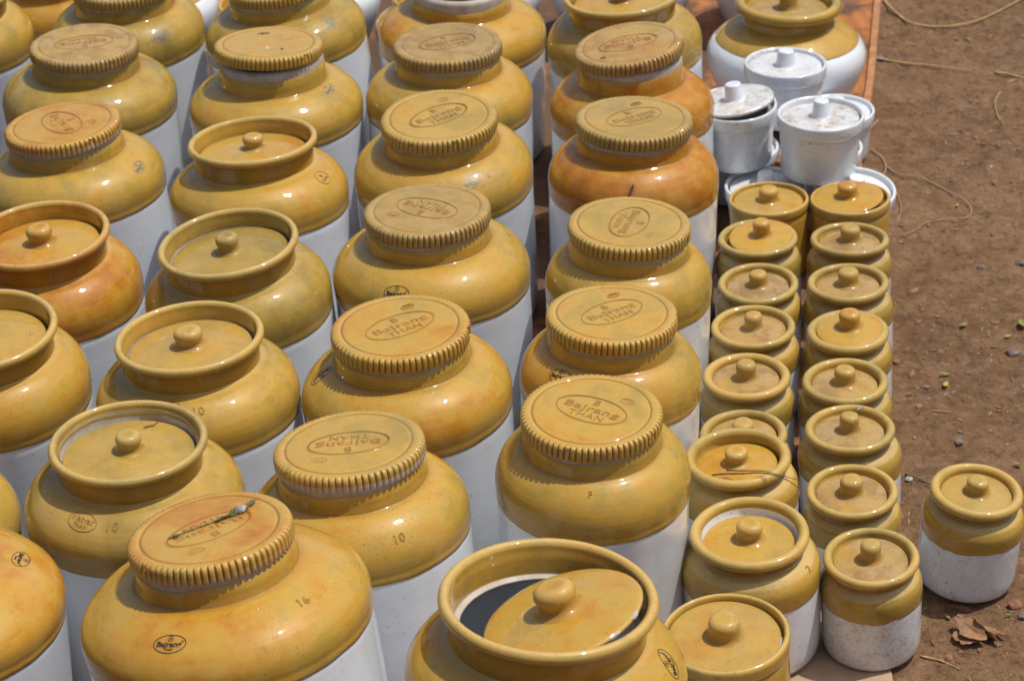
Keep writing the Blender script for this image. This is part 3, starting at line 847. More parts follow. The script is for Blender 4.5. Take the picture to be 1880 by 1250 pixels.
ROOT = {}
PROF = {}
LID = {}
WOB = {}
def make_jar(code, label, hue=.45, lidhue=None, spin=0.0, dust=0.0, lid=None, bare=0.0, letters=True, knob=True, lidlabel=None, lidscale=1.0, wdust=.25, detail=1.0, amb=.33, band=.275):
    kind, k, X, Y, s, lx, ly, rb, bz = JARS[code]
    rnd = random.Random(code)
    seed = rnd.uniform(0, 40)
    if kind == 'small' and dust > .3:
        dust = min(1.0, dust + .2)
    if lidhue is None:
        lidhue = hue + rnd.uniform(-.08, .08)
    root = bpy.data.objects.new(NAMES[kind], None)
    root.empty_display_size = .05
    COL.objects.link(root)
    a = Vector((lx, ly, 1)).normalized()
    u = Vector((0, 1, 0)).cross(a).normalized(); v = a.cross(u)
    lift = rb * s * .84 * math.hypot(lx, ly) * .35 if kind != 'white' else 0
    root.matrix_world = Matrix(((u.x, v.x, a.x, X), (u.y, v.y, a.y, Y), (u.z, v.z, a.z, bz + lift), (0, 0, 0, 1)))
    tag(root, label, CATS[kind], GROUPS[kind])
    P = profiles(kind, k, s, rb, amb, band, rnd.uniform(.86, 1.12))
    PROF[code] = P
    p1, p2, p3 = rnd.uniform(0, 6), rnd.uniform(0, 6), rnd.uniform(0, 6)
    amp = .0045 if kind in ('cap', 'rim') else .006
    def wob(t, z):
        return 1 + amp * math.sin(2 * t + p1) + amp * .5 * math.sin(3 * t + p2 + z * 6) + amp * .35 * math.sin(5 * t + p3)
    WOB[code] = wob
    big = kind in ('cap', 'rim', 'bulb')
    seg = int((120 if big else 80) * detail)
    waves = {'cap': .0035, 'rim': .0035, 'small': .006, 'mid': .004, 'bulb': .002}
    if code == 'D6':
        P['inner_belly'] = P['inner_wall'][6:]; P['inner_wall'] = P['inner_wall'][:7]
    for nm, pr in P.items():
        flip_it = nm in ('rim', 'inner_wall', 'inner_belly')
        if nm == 'body':
            mat = M_GLAZE if kind == 'crock' else M_WHITE
        elif nm == 'unglazed_rim':
            mat = M_BARE
        elif nm == 'inner_belly':
            mat = M_WHITE
        elif nm == 'inner_wall':
            mat = M_BARE if kind == 'rim' else (M_WHITE if kind in ('rim', 'mid', 'white') and code != 'F7' else M_GLAZE)
        else:
            mat = M_WHITE if kind == 'white' else M_GLAZE
        wv = waves.get(kind, 0) if nm == 'shoulder' else (-.0028 if nm == 'rim' and kind == 'rim' else 0)
        if nm == 'neck' and kind == 'cap':
            pr = pr[::-1]; wv = .0035
        me = lathe(nm, pr, seg, wob, wv, seed, flip_it or (nm == 'neck' and kind == 'cap'))
        ob = link(nm, me, root, mats=[mat])
        props(ob, hue, seed, wdust if mat is M_WHITE else .0)
    # lid
    T = k * s
    if kind == 'cap':
        if lid is None:
            lid = ((rnd.uniform(-.012, .012), rnd.uniform(-.012, .012), 0), (rnd.uniform(-.012, .012), rnd.uniform(-.012, .012), 1))
        m = tilt_matrix((lid[0][0] * s, lid[0][1] * s, T + lid[0][2] * s), lid[1], R(spin)) @ Matrix.Scale(s, 4)
        L = link('lid', CAPS[rnd.randrange(5)], root, m)
        props(L, lidhue, seed + 5, dust, bare, s)
        if letters:
            t = link('raised_lettering', LETTERS, L)
            props(t, lidhue, seed + 5, dust, 0.0, s)
        else:
            A = Acc(); vv, ff = oval_ring(.5, .26, .012, .006); A.add(vv, ff, .05, -.02, .004)
            t = link('raised_oval', mesh_of('raised_oval', A.v, A.f), L, mats=[M_GLAZE]); props(t, lidhue, seed, 0, 0.0, s)
    else:
        pr, edge, dome = lid_profile(kind, s * lidscale)
        kv, kh = (rnd.uniform(.9, 1.12), rnd.uniform(.85, 1.12)) if kind in ('small', 'mid', 'rim', 'white') else (1, 1)
        if lid is None:
            lid = ((rnd.uniform(-.012, .012), rnd.uniform(-.012, .012), 0), (rnd.uniform(-.03, .03), rnd.uniform(-.03, .03), 1))
            z0 = T + edge / lidscale
        else:
            z0 = T
        m = tilt_matrix((lid[0][0] * s, lid[0][1] * s, z0 + lid[0][2] * s), lid[1], R(spin))
        me = lathe('lid', pr, max(56, seg // 2), wob)
        L = link('lid', me, root, m, mats=[M_WHITE if kind == 'white' else M_GLAZE])
        props(L, lidhue, seed + 5, dust if kind != 'white' else max(dust, .7))
        if knob:
            kb = lathe('knob', [(r_ * kv, z_ * kh, g_) for r_, z_, g_ in knob_profile(kind, s)], 40, lambda t, z: 1 + .02 * math.sin(2 * t + p2) + .012 * math.sin(3 * t + p1))
            K_ = link('knob', kb, L, Matrix.Translation((0, 0, dome - .002 * s)), mats=[M_WHITE if kind == 'white' else M_GLAZE])
            props(K_, lidhue + .02, seed + 9, dust * .3 if kind != 'white' else .25)
    if lidlabel:
        L['label'] = lidlabel
    ROOT[code] = root; LID[code] = L
    return root

def mark(code, phi, t, kind, rot=0.0, scale=1.0, blue=False):
    pr = PROF[code]['shoulder']
    me = on_surface(pr, R(phi), t, kind, R(rot), scale, wob=WOB[code])
    me.name = 'stamp'
    ink = kind == 'ink'
    nm = 'ink_stamp' if ink else 'incised_mark'
    link(nm, me, ROOT[code], mats=[(M_INKB if blue else M_INK) if ink else M_INCISED])

# ---------------------------------------------------------------- the boards the jars stand on
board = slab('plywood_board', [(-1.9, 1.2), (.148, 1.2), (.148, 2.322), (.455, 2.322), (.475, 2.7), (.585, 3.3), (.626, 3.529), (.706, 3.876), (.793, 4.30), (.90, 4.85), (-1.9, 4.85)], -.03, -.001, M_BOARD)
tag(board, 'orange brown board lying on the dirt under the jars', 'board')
M_STRIP = flat('dull_brown_edge', (.36, .17, .07), .8, .3, 60)
ev = [(.585, 3.30), (.626, 3.529), (.706, 3.876), (.793, 4.30), (.90, 4.85)]
v, f = [], []
for x, y in ev:
    v += [(x - .010, y, -.001), (x - .009, y, .007), (x + .004, y, .007), (x + .006, y, -.02)]
for i in range(len(ev) - 1):
    for k in range(3):
        f.append((i * 4 + k, i * 4 + k + 1, i * 4 + k + 5, i * 4 + k + 4))
link('edge_strip', mesh_of('edge_strip', v, f, False), board, mats=[M_STRIP])
M_CARDB = flat('pale_brown_cardboard', (.40, .265, .165), .85, .15, 25)
tag(slab('cardboard_sheet', [(.152, 1.2), (.40, 1.2), (.434, 2.10), (.446, 2.316), (.152, 2.316)], -.012, -.001, M_CARDB, .001),
    'pale brown cardboard under the jars at the bottom edge', 'cardboard')

# ---------------------------------------------------------------- tall jars with fluted caps
make_jar('B0', 'fluted cap jar half cut off by the top edge, blue oval stamp by its neck', .24, .24, 20, .35)
make_jar('B1', 'dull olive fluted cap jar with worn shoulder, behind the orange capped one', .30, .46, 195, .75)
make_jar('B2', 'jar with strong orange fluted cap at the left edge, small blue stamp on shoulder', .42, .64, -59, .06, bare=.6)
make_jar('C0', 'jar at the top edge with a round blue stamp, behind the cap with black mark', .27, .3, 20, .1)
make_jar('C1', 'jar whose tilted smooth fluted cap carries a black star shaped mark', .45, .50, 40, .05, ((-.03, .03, .17), (.03, .075, 1)), letters=False, band=.20, lidlabel='cap sitting askew on the rim')
make_jar('D0', 'open necked amber jar cut off by the top edge, cap pushed back', .56, .4, 20, .2, ((-.02, .28, .17), (.0, .06, 1)), lidlabel='cap pushed back and tilted')
make_jar('D1', 'fluted cap jar with grey dusty cap, just in front of the open necked jar', .46, .28, 25, .75)
make_jar('D2', 'clean fluted cap jar with a pink dot and blue oval stamp on its shoulder', .42, .42, 33, .06)
make_jar('D3', 'dull fluted cap jar, its dark oval stamp half hidden by the cap in front', .44, .36, 147, .55)
make_jar('D4', 'fluted cap jar with small black specks on its cap and stamp on left shoulder', .50, .50, 30, .04)
make_jar('D5', 'fluted cap jar, lettering upside down, flutes bare whitish, number 10', .46, .47, 180, .04, bare=1.0)
make_jar('C6', 'largest front jar, number 16 on shoulder, dry sprig on its fluted cap', .54, .60, 212, .05, bare=.25)
make_jar('E1', 'orange jar at the upper right of the caps, its fluted cap raised and tilted', .78, .58, 190, .65, ((-.03, .02, .165), (-.105, -.02, 1)), band=.20, lidlabel='cap resting crooked above the neck')
make_jar('E2', 'deep orange jar with greenish fluted cap and a dark leaf bit on its shoulder', .80, .33, 33, .3)
make_jar('E3', 'narrow fluted cap jar with sideways lettering on a pale yellow cap', .46, .36, 251, .15)
make_jar('E4', 'narrow fluted cap jar with clean lettering rising to the right, stamp behind next cap', .50, .50, 34, .02)
make_jar('E5', 'narrow fluted cap jar with lettering sloping down right, letter F on the shoulder', .48, .49, -31, .03)
make_jar('B6', 'big orange jar shoulder in the lower left corner with an upside down dark stamp', .60, .5, 60, .05)

# ---------------------------------------------------------------- tall jars with knobbed lids in a collar
make_jar('A1', 'pale amber jar in the upper left corner, only shoulder and white side in view', .42)
make_jar('B3', 'glossy orange brown knob lid jar at the left edge, green leaf scrap on lid', .72, .62, 0, .12)
make_jar('B4', 'knob lid jar cut by the left edge with a white fleck on its lid', .44, .46, 0, .25)
make_jar('B5', 'amber jar at the left edge showing only the right curve of its shoulder', .50)
make_jar('C2', 'farthest complete knob lid jar, faint round incised mark on its right shoulder', .45, .48, 0, .12)
make_jar('C3', 'olive green knob lid jar between the two knob lid jars of its row', .27, .24, 0, .15, amb=.235)
make_jar('C4', 'knob lid jar with speckled lid and small fly like crumb, number 10 on the shoulder', .44, .43, 0, .28, amb=.235)
make_jar('C5', 'nearest knob lid jar, oval incised mark and number 10 on left of shoulder', .31, .34, 0, .12, amb=.15)
make_jar('D6', 'open jar at bottom centre with its lid fallen askew into the mouth', .52, .55, 0, .03, ((.117, -.10, -.15), (-.326, .056, .944)), lidscale=.745 / .835, amb=.32, lidlabel='loose lid tipped into the open mouth')
make_jar('E0', 'knob lid jar with pale yellow lip cut off by the top edge', .36, .48, 0, .2)
make_jar('B9', 'dark brown necked jar half hidden in the upper left between two jars', .62)
make_jar('C9', 'low jar peeking out left behind the stamped jar at the top edge', .55)
make_jar('D9', 'low jar peeking out left behind the open necked jar at top', .55)

# ---------------------------------------------------------------- small jars in two columns
make_jar('F1', 'straight amber crock at the head of the left small column, chip dark at lid edge', .46, .44, 0, .25, wdust=0)
make_jar('G1', 'straight amber crock with shiny lid tipped up at right, beside the white pots', .50, .58, 0, .0, ((-.06, -.05, .03), (-.075, -.03, 1)), lidlabel='lid tipped to one side')
make_jar('F9', 'wide straight amber crock at the bottom edge beside the open jar', .44, .46, 0, .30)
make_jar('F2', 'small jar with bright orange broken edged lid sitting high, left small column', 0.26, .56, 0, .0, ((.10, 0.0, -.03), (-.02, -.09, 1)), lidscale=1.06)
make_jar('F3', 'small jar behind the left column middle with dusty pinkish lid and white smear', 0.26, .42, 0, .72)
make_jar('F4', 'small jar with brown dusty lid sunk to the left in a thick lip', 0.30, .46, 0, .60)
make_jar('F5', 'small jar in the left column with matte pinkish lid and orange lip', 0.40, .42, 0, .95)
make_jar('F6', 'small jar mostly hidden behind the squat jar carrying the dark twigs', 0.22, .42, 0, .75)
make_jar('G2', 'small jar first in the right column behind which the straight crock stands', 0.24, .42, 0, .70)
make_jar('G3', 'small jar in the right column with reddish stain at right of its lid', 0.26, .46, 0, .68)
make_jar('G4', 'small jar in the right column with bright clean lid sitting high', 0.28, .54, 0, .0, ((.06, .03, -.03), (-.02, -.04, 1)), lidscale=1.06)
make_jar('G5', 'small jar in the right column just in front of the one with bright lid', 0.26, .45, 0, .5)
make_jar('G6', 'small jar in the right column with a grey dropping on its lip', 0.30, .42, 0, .62)
make_jar('G7', 'small jar with brown lip second from front in the right column', 0.34, .48, 0, .66)
make_jar('G8', 'front small jar of the right column, scuffed white body on the cardboard edge', 0.28, .42, 0, .62, wdust=.85)
make_jar('I1', 'small jar standing alone on the bare dirt at right', .52, .36, 0, .25, wdust=.7)
make_jar('F7', 'squat jar with glossy orange lid and thin dark twigs across its lip', 0.40, .58, 0, .0)
make_jar('F8', 'squat jar with orange lid, white inside the lip and number 2 on shoulder', 0.40, .55, 0, .02)

# ---------------------------------------------------------------- white pots stacked in two layers
make_jar('W7', 'white pot in the lower layer, mostly behind the pot with the crooked lid', knob=False, wdust=.5)
make_jar('W8', 'white pot in the lower layer, its rim showing right of the front upper pot', knob=False, wdust=.4)
make_jar('W5', 'white pot in the lower layer under the left pots, bluish knob in view', wdust=.3)
make_jar('W6', 'white pot in the lower layer behind the shiny tipped amber lid at right', wdust=.3)
make_jar('W4', 'white pot at right against the board edge with only half its lid showing', wdust=.4)
make_jar('W1', 'white pot standing highest at back in front of the round bellied jar', wdust=.75, dust=.85)
make_jar('W2', 'white pot with stained lid lying crooked over a dark gap', wdust=.75, dust=.95, lid=((-.02, .0, .11), (-.13, .07, 1)), lidscale=1.08, lidlabel='brown stained lid lying crooked')
make_jar('W3', 'white pot in front of the upper layer with dusty speckled lid', wdust=.6, dust=1.0)

# ---------------------------------------------------------------- round bellied jars at the back
make_jar('H1', 'round bellied jar with white belly and amber top behind the white pots', .42, .36, 0, .65, wdust=.4)
for c, t in (('Z0', 'white bellied jar far back at the upper left corner'), ('Z1', 'white jar side glimpsed in the gap left of the top edge blue stamped jars'),
             ('Z2', 'white jar side at the top edge left of the open necked jar'), ('Z3', 'white jar side at the top edge right of the open necked jar'),
             ('Z4', 'white jar behind the pale yellow lip at the top edge'), ('Z5', 'white jar behind the round bellied jar at the top edge')):
    make_jar(c, t, .45, wdust=.3)

# ---------------------------------------------------------------- stamps and incised numbers
mark('C6', -107, .0445, 'ink', 2, 1.05)
mark('C6', -39, .0387, '16', -8, .95)
mark('D6', -15, .031, 'ink', 62, 1.05)
mark('B6', 15, .0275, 'ink', 165, 1.0)
mark('D4', -172, .0215, 'ink', -75, 1.0)
mark('D3', -111, .0470, 'ink', 4, 1.1)
mark('D2', -67, .0295, 'ink', 22, 1.05, True)
mark('E4', -135, .0190, 'ink', 10, .95)
mark('C1', -26, .0175, 'ink', 15, .9, True)
mark('C0', -42, .0358, 'ink', 30, .9, True)
mark('B2', -23, .0397, 'ink', 15, .85, True)
mark('B0', -54, .0391, 'ink', 10, 1.1, True)
mark('C2', -25, .0296, 'round', 10)
mark('C5', -115, .0270, 'natvar', -6)
mark('C5', -95.5, .0300, '10', -6)
mark('C4', -103, .0200, 'oval', 0)
mark('C4', -82, .0290, '10', 4)
mark('D5', -64, .0435, '10', 2, .95)
mark('E5', -95, .0185, 'F', 0, .75)
mark('F8', -34, .0230, '2', 0, .95)

# ---------------------------------------------------------------- litter
def tube(name, pts, rad, mat, label=None, cat=None, group=None, parent=None, seg=6, sub=4, jit=.12, seed=1):
    """tapering strand through the points (Catmull-Rom)"""
    P = [Vector(p) for p in pts]
    Q = [P[0] * 2 - P[1]] + P + [P[-1] * 2 - P[-2]]
    path = []
    for i in range(1, len(Q) - 2):
        for k in range(sub):
            t = k / sub
            a, b, c, d = Q[i - 1], Q[i], Q[i + 1], Q[i + 2]
            path.append(.5 * ((2 * b) + (c - a) * t + (2 * a - 5 * b + 4 * c - d) * t * t + (3 * b - a - 3 * c + d) * t ** 3))
    path.append(P[-1])
    v, f = [], []
    n = len(path)
    for i, p in enumerate(path):
        t = (path[min(n - 1, i + 1)] - path[max(0, i - 1)]).normalized()
        s = t.cross(Vector((0, 0, 1)))
        s = s.normalized() if s.length > 1e-4 else Vector((1, 0, 0))
        w = s.cross(t)
        w_ = rad * (1 - .55 * i / n) * (1 + jit * mnoise.noise((i * .9, seed * 3.7, 0)) * 2)
        for j in range(seg):
            a = 2 * math.pi * j / seg
            v.append(p + s * math.cos(a) * w_ + w * math.sin(a) * w_)
    for i in range(n - 1):
        for j in range(seg):
            f.append((i * seg + j, i * seg + (j + 1) % seg, (i + 1) * seg + (j + 1) % seg, (i + 1) * seg + j))
    f.append(tuple(range(seg))[::-1]); f.append(tuple((n - 1) * seg + j for j in range(seg)))
    o = link(name, mesh_of(name, [tuple(p) for p in v], f), parent, mats=[mat])
    if label:
        tag(o, label, cat, group)
    return o

def leaf_mesh(name, L, W, fold=.3, curl=.2, jag=.12, seed=0, nu=12, nv=6, th=.0007):
    rnd = random.Random(seed)
    top = []
    for i in range(nu + 1):
        u = i / nu
        w = W * (math.sin(math.pi * min(1, u * .93 + .05)) ** .75) * (1 - .25 * u)
        jl, jr = 1 + rnd.uniform(-jag, jag), 1 + rnd.uniform(-jag, jag)
        for k in range(nv + 1):
            s = (k / nv) * 2 - 1
            y = s * w * .5 * (jl if s < 0 else jr)
            z = abs(y) * fold + curl * L * (u - .45) ** 2 + .012 * L * math.sin(u * 22 + s * 3) * abs(s) + L * .03 * mnoise.noise((u * 4, s * 2, seed))
            top.append((L * (u - .5), y, z))
    n = len(top)
    v = top + [(x, y, z - th) for x, y, z in top]
    f = []
    m = nv + 1
    for i in range(nu):
        for k in range(nv):
            a = i * m + k
            q = (a, a + m, a + m + 1, a + 1)
            f.append(q); f.append(tuple(x + n for x in q[::-1]))
    edge = [(i * m, (i + 1) * m) for i in range(nu)] + [((i + 1) * m + nv, i * m + nv) for i in range(nu)] + [(k + 1, k) for k in range(nv)] + [(nu * m + k, nu * m + k + 1) for k in range(nv)]
    for a, b in edge:
        f.append((b, a, a + n, b + n))
    return mesh_of(name, v, f, False)

def place(o, loc, rz=0, rx=0, ry=0):
    o.matrix_world = Matrix.Translation(loc) @ Matrix.Rotation(R(rz), 4, 'Z') @ Matrix.Rotation(R(ry), 4, 'Y') @ Matrix.Rotation(R(rx), 4, 'X')
    return o

def stone_mesh(name, r, seed, flat_=.6, n=2):
    import bmesh
    bm = bmesh.new()
    bmesh.ops.create_icosphere(bm, subdivisions=n, radius=1)
    for q in bm.verts:
        d = 1 + .35 * mnoise.noise(q.co * 1.1 + Vector((seed * 3.1, seed, 0))) + .15 * mnoise.noise(q.co * 2.7 + Vector((0, seed * 5, 0)))
        q.co = Vector((q.co.x * r * d, q.co.y * r * d * .8, q.co.z * r * d * flat_))
    me = bpy.data.meshes.new(name)
    bm.to_mesh(me); bm.free()
    return me

def gz(x, y):
    return ground_height(x, y)

# straws, roots and twigs on the dirt
def strand(name, pts, rad, mat, label, cat, lift=.002, group=None, seed=1):
    return tube(name, [(x, y, gz(x, y) + rad * .8 + lift * (.4 + abs(math.sin(i * 2.1)))) for i, (x, y) in enumerate(pts)], rad, mat, label, cat, group, seed=seed)

strand('straw', [(.799, 4.282), (.807, 4.215), (.829, 4.165), (.87, 4.141), (.912, 4.126), (.958, 4.145), (1.004, 4.184), (1.077, 4.239), (1.13, 4.29)], .0024, M_STRAW, 'long curved straw lying in the top right corner', 'straw', .004)
strand('straw', [(.741, 3.993), (.783, 3.96), (.84, 3.93), (.899, 3.90)], .0024, M_STRAW, 'straight yellowish straw with dark end right of the board edge', 'straw', .003)
strand('straw', [(.941, 3.887), (.964, 3.87), (.995, 3.851), (1.03, 3.83)], .0026, M_STRAW, 'short straw running out of the right edge', 'straw', .002)
strand('straw', [(.93, 3.788), (.917, 3.765), (.909, 3.735), (.905, 3.694), (.906, 3.651)], .0014, M_STRAW, 'small hooked straw piece near the right edge', 'straw', .003)
strand('dry_root', [(.669, 3.519), (.687, 3.481), (.721, 3.461), (.755, 3.421), (.777, 3.369), (.782, 3.332), (.769, 3.303), (.735, 3.293), (.697, 3.288), (.675, 3.267), (.645, 3.251), (.636, 3.26)], .0012, M_FIBRE, 'pale looping dry root beside the white pots', 'root', .004)
strand('dry_root', [(.657, 3.588), (.671, 3.545), (.665, 3.491), (.645, 3.461), (.667, 3.426), (.668, 3.353), (.649, 3.294)], .0013, M_FIBRE, 'thin wavy root close to the stacked white pots', 'root', .003)
strand('dry_root', [(.69, 3.709), (.665, 3.661), (.651, 3.611)], .0014, M_FIBRE, 'short thin root by the board edge', 'root', .003)
strand('straw', [(.952, 3.836), (.97, 3.846), (.992, 3.856)], .0014, M_STRAW, 'tiny straw bit under the short straw at right edge', 'straw', .001)
strand('straw', [(.477, 2.161), (.498, 2.15), (.519, 2.13)], .0013, M_STRAW, 'thin straw by the foot of the front small jar', 'straw', .001)
strand('straw', [(.596, 2.707), (.621, 2.701)], .0011, M_STRAW, 'fine straw sliver on the dirt midway down', 'straw', .001)
strand('twig', [(.530, 2.556), (.547, 2.535), (.566, 2.512)], .0012, M_TWIG, 'thin dark twig behind the lone small jar', 'twig', .002)
strand('twig', [(.727, 3.995), (.736, 3.99), (.748, 3.983)], .0042, M_DROP, 'grey weathered stick end at the tip of the straight straw', 'stick', .001)

# crumpled dry leaf in front of the lone jar
lf = bpy.data.objects.new('dry_leaf', None); COL.objects.link(lf); lf.location = (.549, 2.186, gz(.549, 2.186))
tag(lf, 'crumpled brown dry leaf on the dirt before the lone jar', 'leaf')
for i, (L, W, fo, cu, sd, loc, rz, rx, ry) in enumerate(((.052, .030, .25, .35, 3, (-.004, .004, .012), -55, 18, 8), (.050, .026, .5, .15, 8, (.010, .002, .010), -58, -52, 4), (.040, .026, .2, .5, 5, (-.008, -.004, .005), -25, 10, -6), (.036, .018, .4, .3, 11, (.022, .004, .006), -35, -20, 0))):
    m = leaf_mesh('leaf_blade', L, W, fo, cu, .22, sd)
    link('leaf_blade', m, lf, Matrix.Translation(loc) @ Matrix.Rotation(R(rz), 4, 'Z') @ Matrix.Rotation(R(ry), 4, 'Y') @ Matrix.Rotation(R(rx), 4, 'X'), mats=[M_LEAF])

# small leaf scraps
scr = [(.633, 2.802, M_LEAFG, .013, 'green yellow leaf scrap midway down the dirt'), (.629, 2.777, M_LEAFY, .015, 'bent yellow leaf scrap just below the greener one'),
       (.685, 2.558, M_LEAFG, .012, 'pale green leaf scrap above the lone jar'), (.75, 2.911, M_LEAFY, .010, 'yellow leaf crumb below the green sprig at right'),
       (.777, 2.938, M_LEAFG, .022, 'green sprig at the right edge'), (.573, 2.759, M_LEAFG, .009, 'bluish green leaf crumb beside the right jar column'),
       (.691, 2.949, M_LEAFG, .013, 'narrow olive leaf scrap above the yellow ones'), (.525, 2.234, M_LEAFG, .010, 'green leaf scrap in the lone jar shadow'),
       (.599, 2.225, M_LEAFG, .007, 'tiny green crumb right of the dry leaf'), (.762, 3.351, M_LEAFY, .009, 'pale seed husk inside the root loop')]
for i, (x, y, m, s, lab) in enumerate(scr):
    o = link('leaf_scrap', leaf_mesh('leaf_scrap', s * 1.25, s * .55, .5, .5, .2, 20 + i, 6, 4), mats=[m])
    place(o, (x, y, gz(x, y) + .0035), (i * 67) % 180, 12, 10)
    tag(o, lab, 'leaf')

# larger stones, then gravel nobody could count
st = [(.612, 2.245, .010, M_STONER, 'red brown stone right of the lone jar foot'), (.616, 2.222, .008, M_STONE, 'brown stone at the right edge below the lone jar'),
      (.510, 2.156, .0075, M_STONER, 'dark red pebble left of the dry leaf'), (.757, 3.129, .008, M_STONE, 'grey pebble below the root loop'),
      (.823, 3.143, .010, M_STONE, 'grey pebble at the right edge, upper half'), (.618, 2.622, .008, M_STONE, 'grey pebble above the twig'),
      (.571, 2.855, .007, M_STONER, 'dark red pebble against the right jar column'), (.748, 2.86, .011, M_STONE, 'flat grey stone at right, middle height')]
for i, (x, y, r, m, lab) in enumerate(st):
    o = link('pebble', stone_mesh('pebble', r, i + 1), mats=[m])
    place(o, (x, y, gz(x, y) + r * .15), i * 50)
    tag(o, lab, 'stone')

rnd = random.Random(5)
BASE = stone_mesh('b', 1, 3, .7, 1)
bv = [tuple(p.co) for p in BASE.vertices]; bf = [tuple(p.vertices) for p in BASE.polygons]
bpy.data.meshes.remove(BASE)
def scatter(name, count, rmin, rmax, mats, stretch=1.0, power=3.0, sink=.1):
    v, f, mi = [], [], []
    for i in range(count):
        y = 2.0 + 2.5 * rnd.random() ** 1.1
        e = .45 + .21 * (y - 2.1) / 1.4
        x = e + (1.28 - e) * rnd.random()
        if mnoise.noise((x * 4, y * 4, 9)) < rnd.uniform(-.5, .25):
            continue
        r = rmin + (rmax - rmin) * rnd.random() ** power
        a = rnd.uniform(0, 6.28); c, s = math.cos(a), math.sin(a)
        kx, ky, kz = stretch * rnd.uniform(.8, 1.3), rnd.uniform(.6, 1), rnd.uniform(.35, .8)
        b = len(v); h = gz(x, y)
        for p in bv:
            X, Y, Z = p[0] * r * kx, p[1] * r * ky, p[2] * r * kz
            v.append((x + X * c - Y * s, y + X * s + Y * c, h + Z + r * sink))
        f += [tuple(q + b for q in t) for t in bf]
        mi += [rnd.randrange(len(mats))] * len(bf)
    o = link(name, mesh_of(name, v, f, False, None, None), mats=mats)
    o.data.polygons.foreach_set('material_index', mi)
    o['kind'] = 'stuff'
    return o
M_CLOD = flat('brown_clod', (.19, .105, .058), .95, .35, 80)
M_CLODR = flat('red_brown_clod', (.23, .115, .06), .95, .35, 80)
scatter('gravel', 6500, .0008, .0062, [M_STONE, M_CLOD, M_CLOD, M_STONER, M_CLOD], 1.0, 3.2)
scatter('chaff', 1400, .0005, .0014, [M_STRAW, M_FIBRE, M_STRAW, M_TWIG], 5.5, 1.5)
scatter('clods', 2200, .002, .0105, [M_CLOD, M_CLODR], 1.1, 2.6, -.15)

# things lying on the lids
def lid_point(code, x, y, h=0.0):
    """point on a lid in unit lid coordinates (x right, y away), h metres above it"""
    kind, k, X, Y, s, lx, ly, rb, bz = JARS[code]
    Mx = ROOT[code].matrix_world @ LID[code].matrix_local
    nrm = (Mx.to_3x3() @ Vector((0, 0, 1))).normalized()
    c = Mx.translation
    ux = Vector((1, 0, 0)); ux = (ux - nrm * ux.dot(nrm)).normalized()
    uy = nrm.cross(ux)
    return c + (ux * x + uy * y) * s + nrm * h, ux, uy, nrm

bpy.context.view_layer.update()
def on_lid(code, pts, h=.001):
    return [tuple(lid_point(code, x, y, h)[0]) for x, y in pts]

sprig = bpy.data.objects.new('dry_sprig', None); COL.objects.link(sprig)
tag(sprig, 'dry green sprig with a whitish bud on the largest front cap', 'sprig')
def child_tube(*a, **k):
    o = tube(*a, **k); o.parent = sprig; return o
child_tube('stem', on_lid('C6', [(-.46, -.15), (-.2, -.0), (.08, .15), (.25, .27), (.40, .38), (.50, .52)], .0018), 0.0007, M_SPRIG)
p, ux, uy, nz = lid_point('C6', .36, .33, .004)
def leafy(name, x, y, L, W, rz, mat, code='C6', h=.003, parent=None, fold=.6, tilt=0):
    p, ux, uy, nz = lid_point(code, x, y, h)
    m = Matrix((( ux.x, uy.x, nz.x, p.x), (ux.y, uy.y, nz.y, p.y), (ux.z, uy.z, nz.z, p.z), (0, 0, 0, 1)))
    o = link(name, leaf_mesh(name, L, W, fold, .3, .2, int(abs(x * 90) + abs(y * 40)), 8, 4), parent, mats=[mat])
    o.matrix_world = m @ Matrix.Rotation(R(rz), 4, 'Z') @ Matrix.Rotation(R(tilt), 4, 'X')
    return o
leafy('leaf_blade', .47, .47, .016, .006, 52, M_SPRIG, parent=sprig, tilt=20)
leafy('leaf_blade', .20, .20, .013, .006, 25, M_SPRIG, parent=sprig, tilt=-20)
leafy('leaf_blade', .30, .31, .017, .008, 45, M_SPRIG, parent=sprig, tilt=35)
leafy('leaf_blade', .40, .33, .015, .007, 20, M_LEAF, parent=sprig, tilt=-30)
leafy('leaf_blade', .13, .16, .013, .005, 38, M_SPRIG, parent=sprig)
leafy('leaf_blade', .27, .24, .011, .005, 10, M_SPRIG, parent=sprig, tilt=30)
leafy('leaf_blade', -.37, -.14, .008, .005, -10, M_SPRIG, parent=sprig)
bud = link('bud', stone_mesh('bud', .0070, 4, .62), sprig, mats=[M_DROP])
bud.matrix_world = Matrix.Translation(p) @ Matrix.Rotation(R(35), 4, 'Z')

# dark star shaped residue and crumb on the smooth cap
def splat(name, code, x, y, r, mat, label, cat, seed, rz=0, arms=7, stretch=1.6, h=.0008):
    rr = random.Random(seed)
    p, ux, uy, nz = lid_point(code, x, y, h)
    v = [(0, 0, .0012)]; n = arms * 2
    for i in range(n):
        a = 2 * math.pi * i / n
        q = r * (rr.uniform(.8, 1.2) if i % 2 else rr.uniform(.25, .5))
        v.append((q * math.cos(a) * stretch, q * math.sin(a), .0003))
    for i in range(n):
        x_, y_, z_ = v[1 + i]
        v.append((x_, y_, -.0008))
    f = [(0, 1 + i, 1 + (i + 1) % n) for i in range(n)] + [(1 + i, 1 + n + i, 1 + n + (i + 1) % n, 1 + (i + 1) % n) for i in range(n)]
    o = link(name, mesh_of(name, v, f, False), mats=[mat])
    o.matrix_world = Matrix(((ux.x, uy.x, nz.x, p.x), (ux.y, uy.y, nz.y, p.y), (ux.z, uy.z, nz.z, p.z), (0, 0, 0, 1))) @ Matrix.Rotation(R(rz), 4, 'Z')
    return tag(o, label, cat)
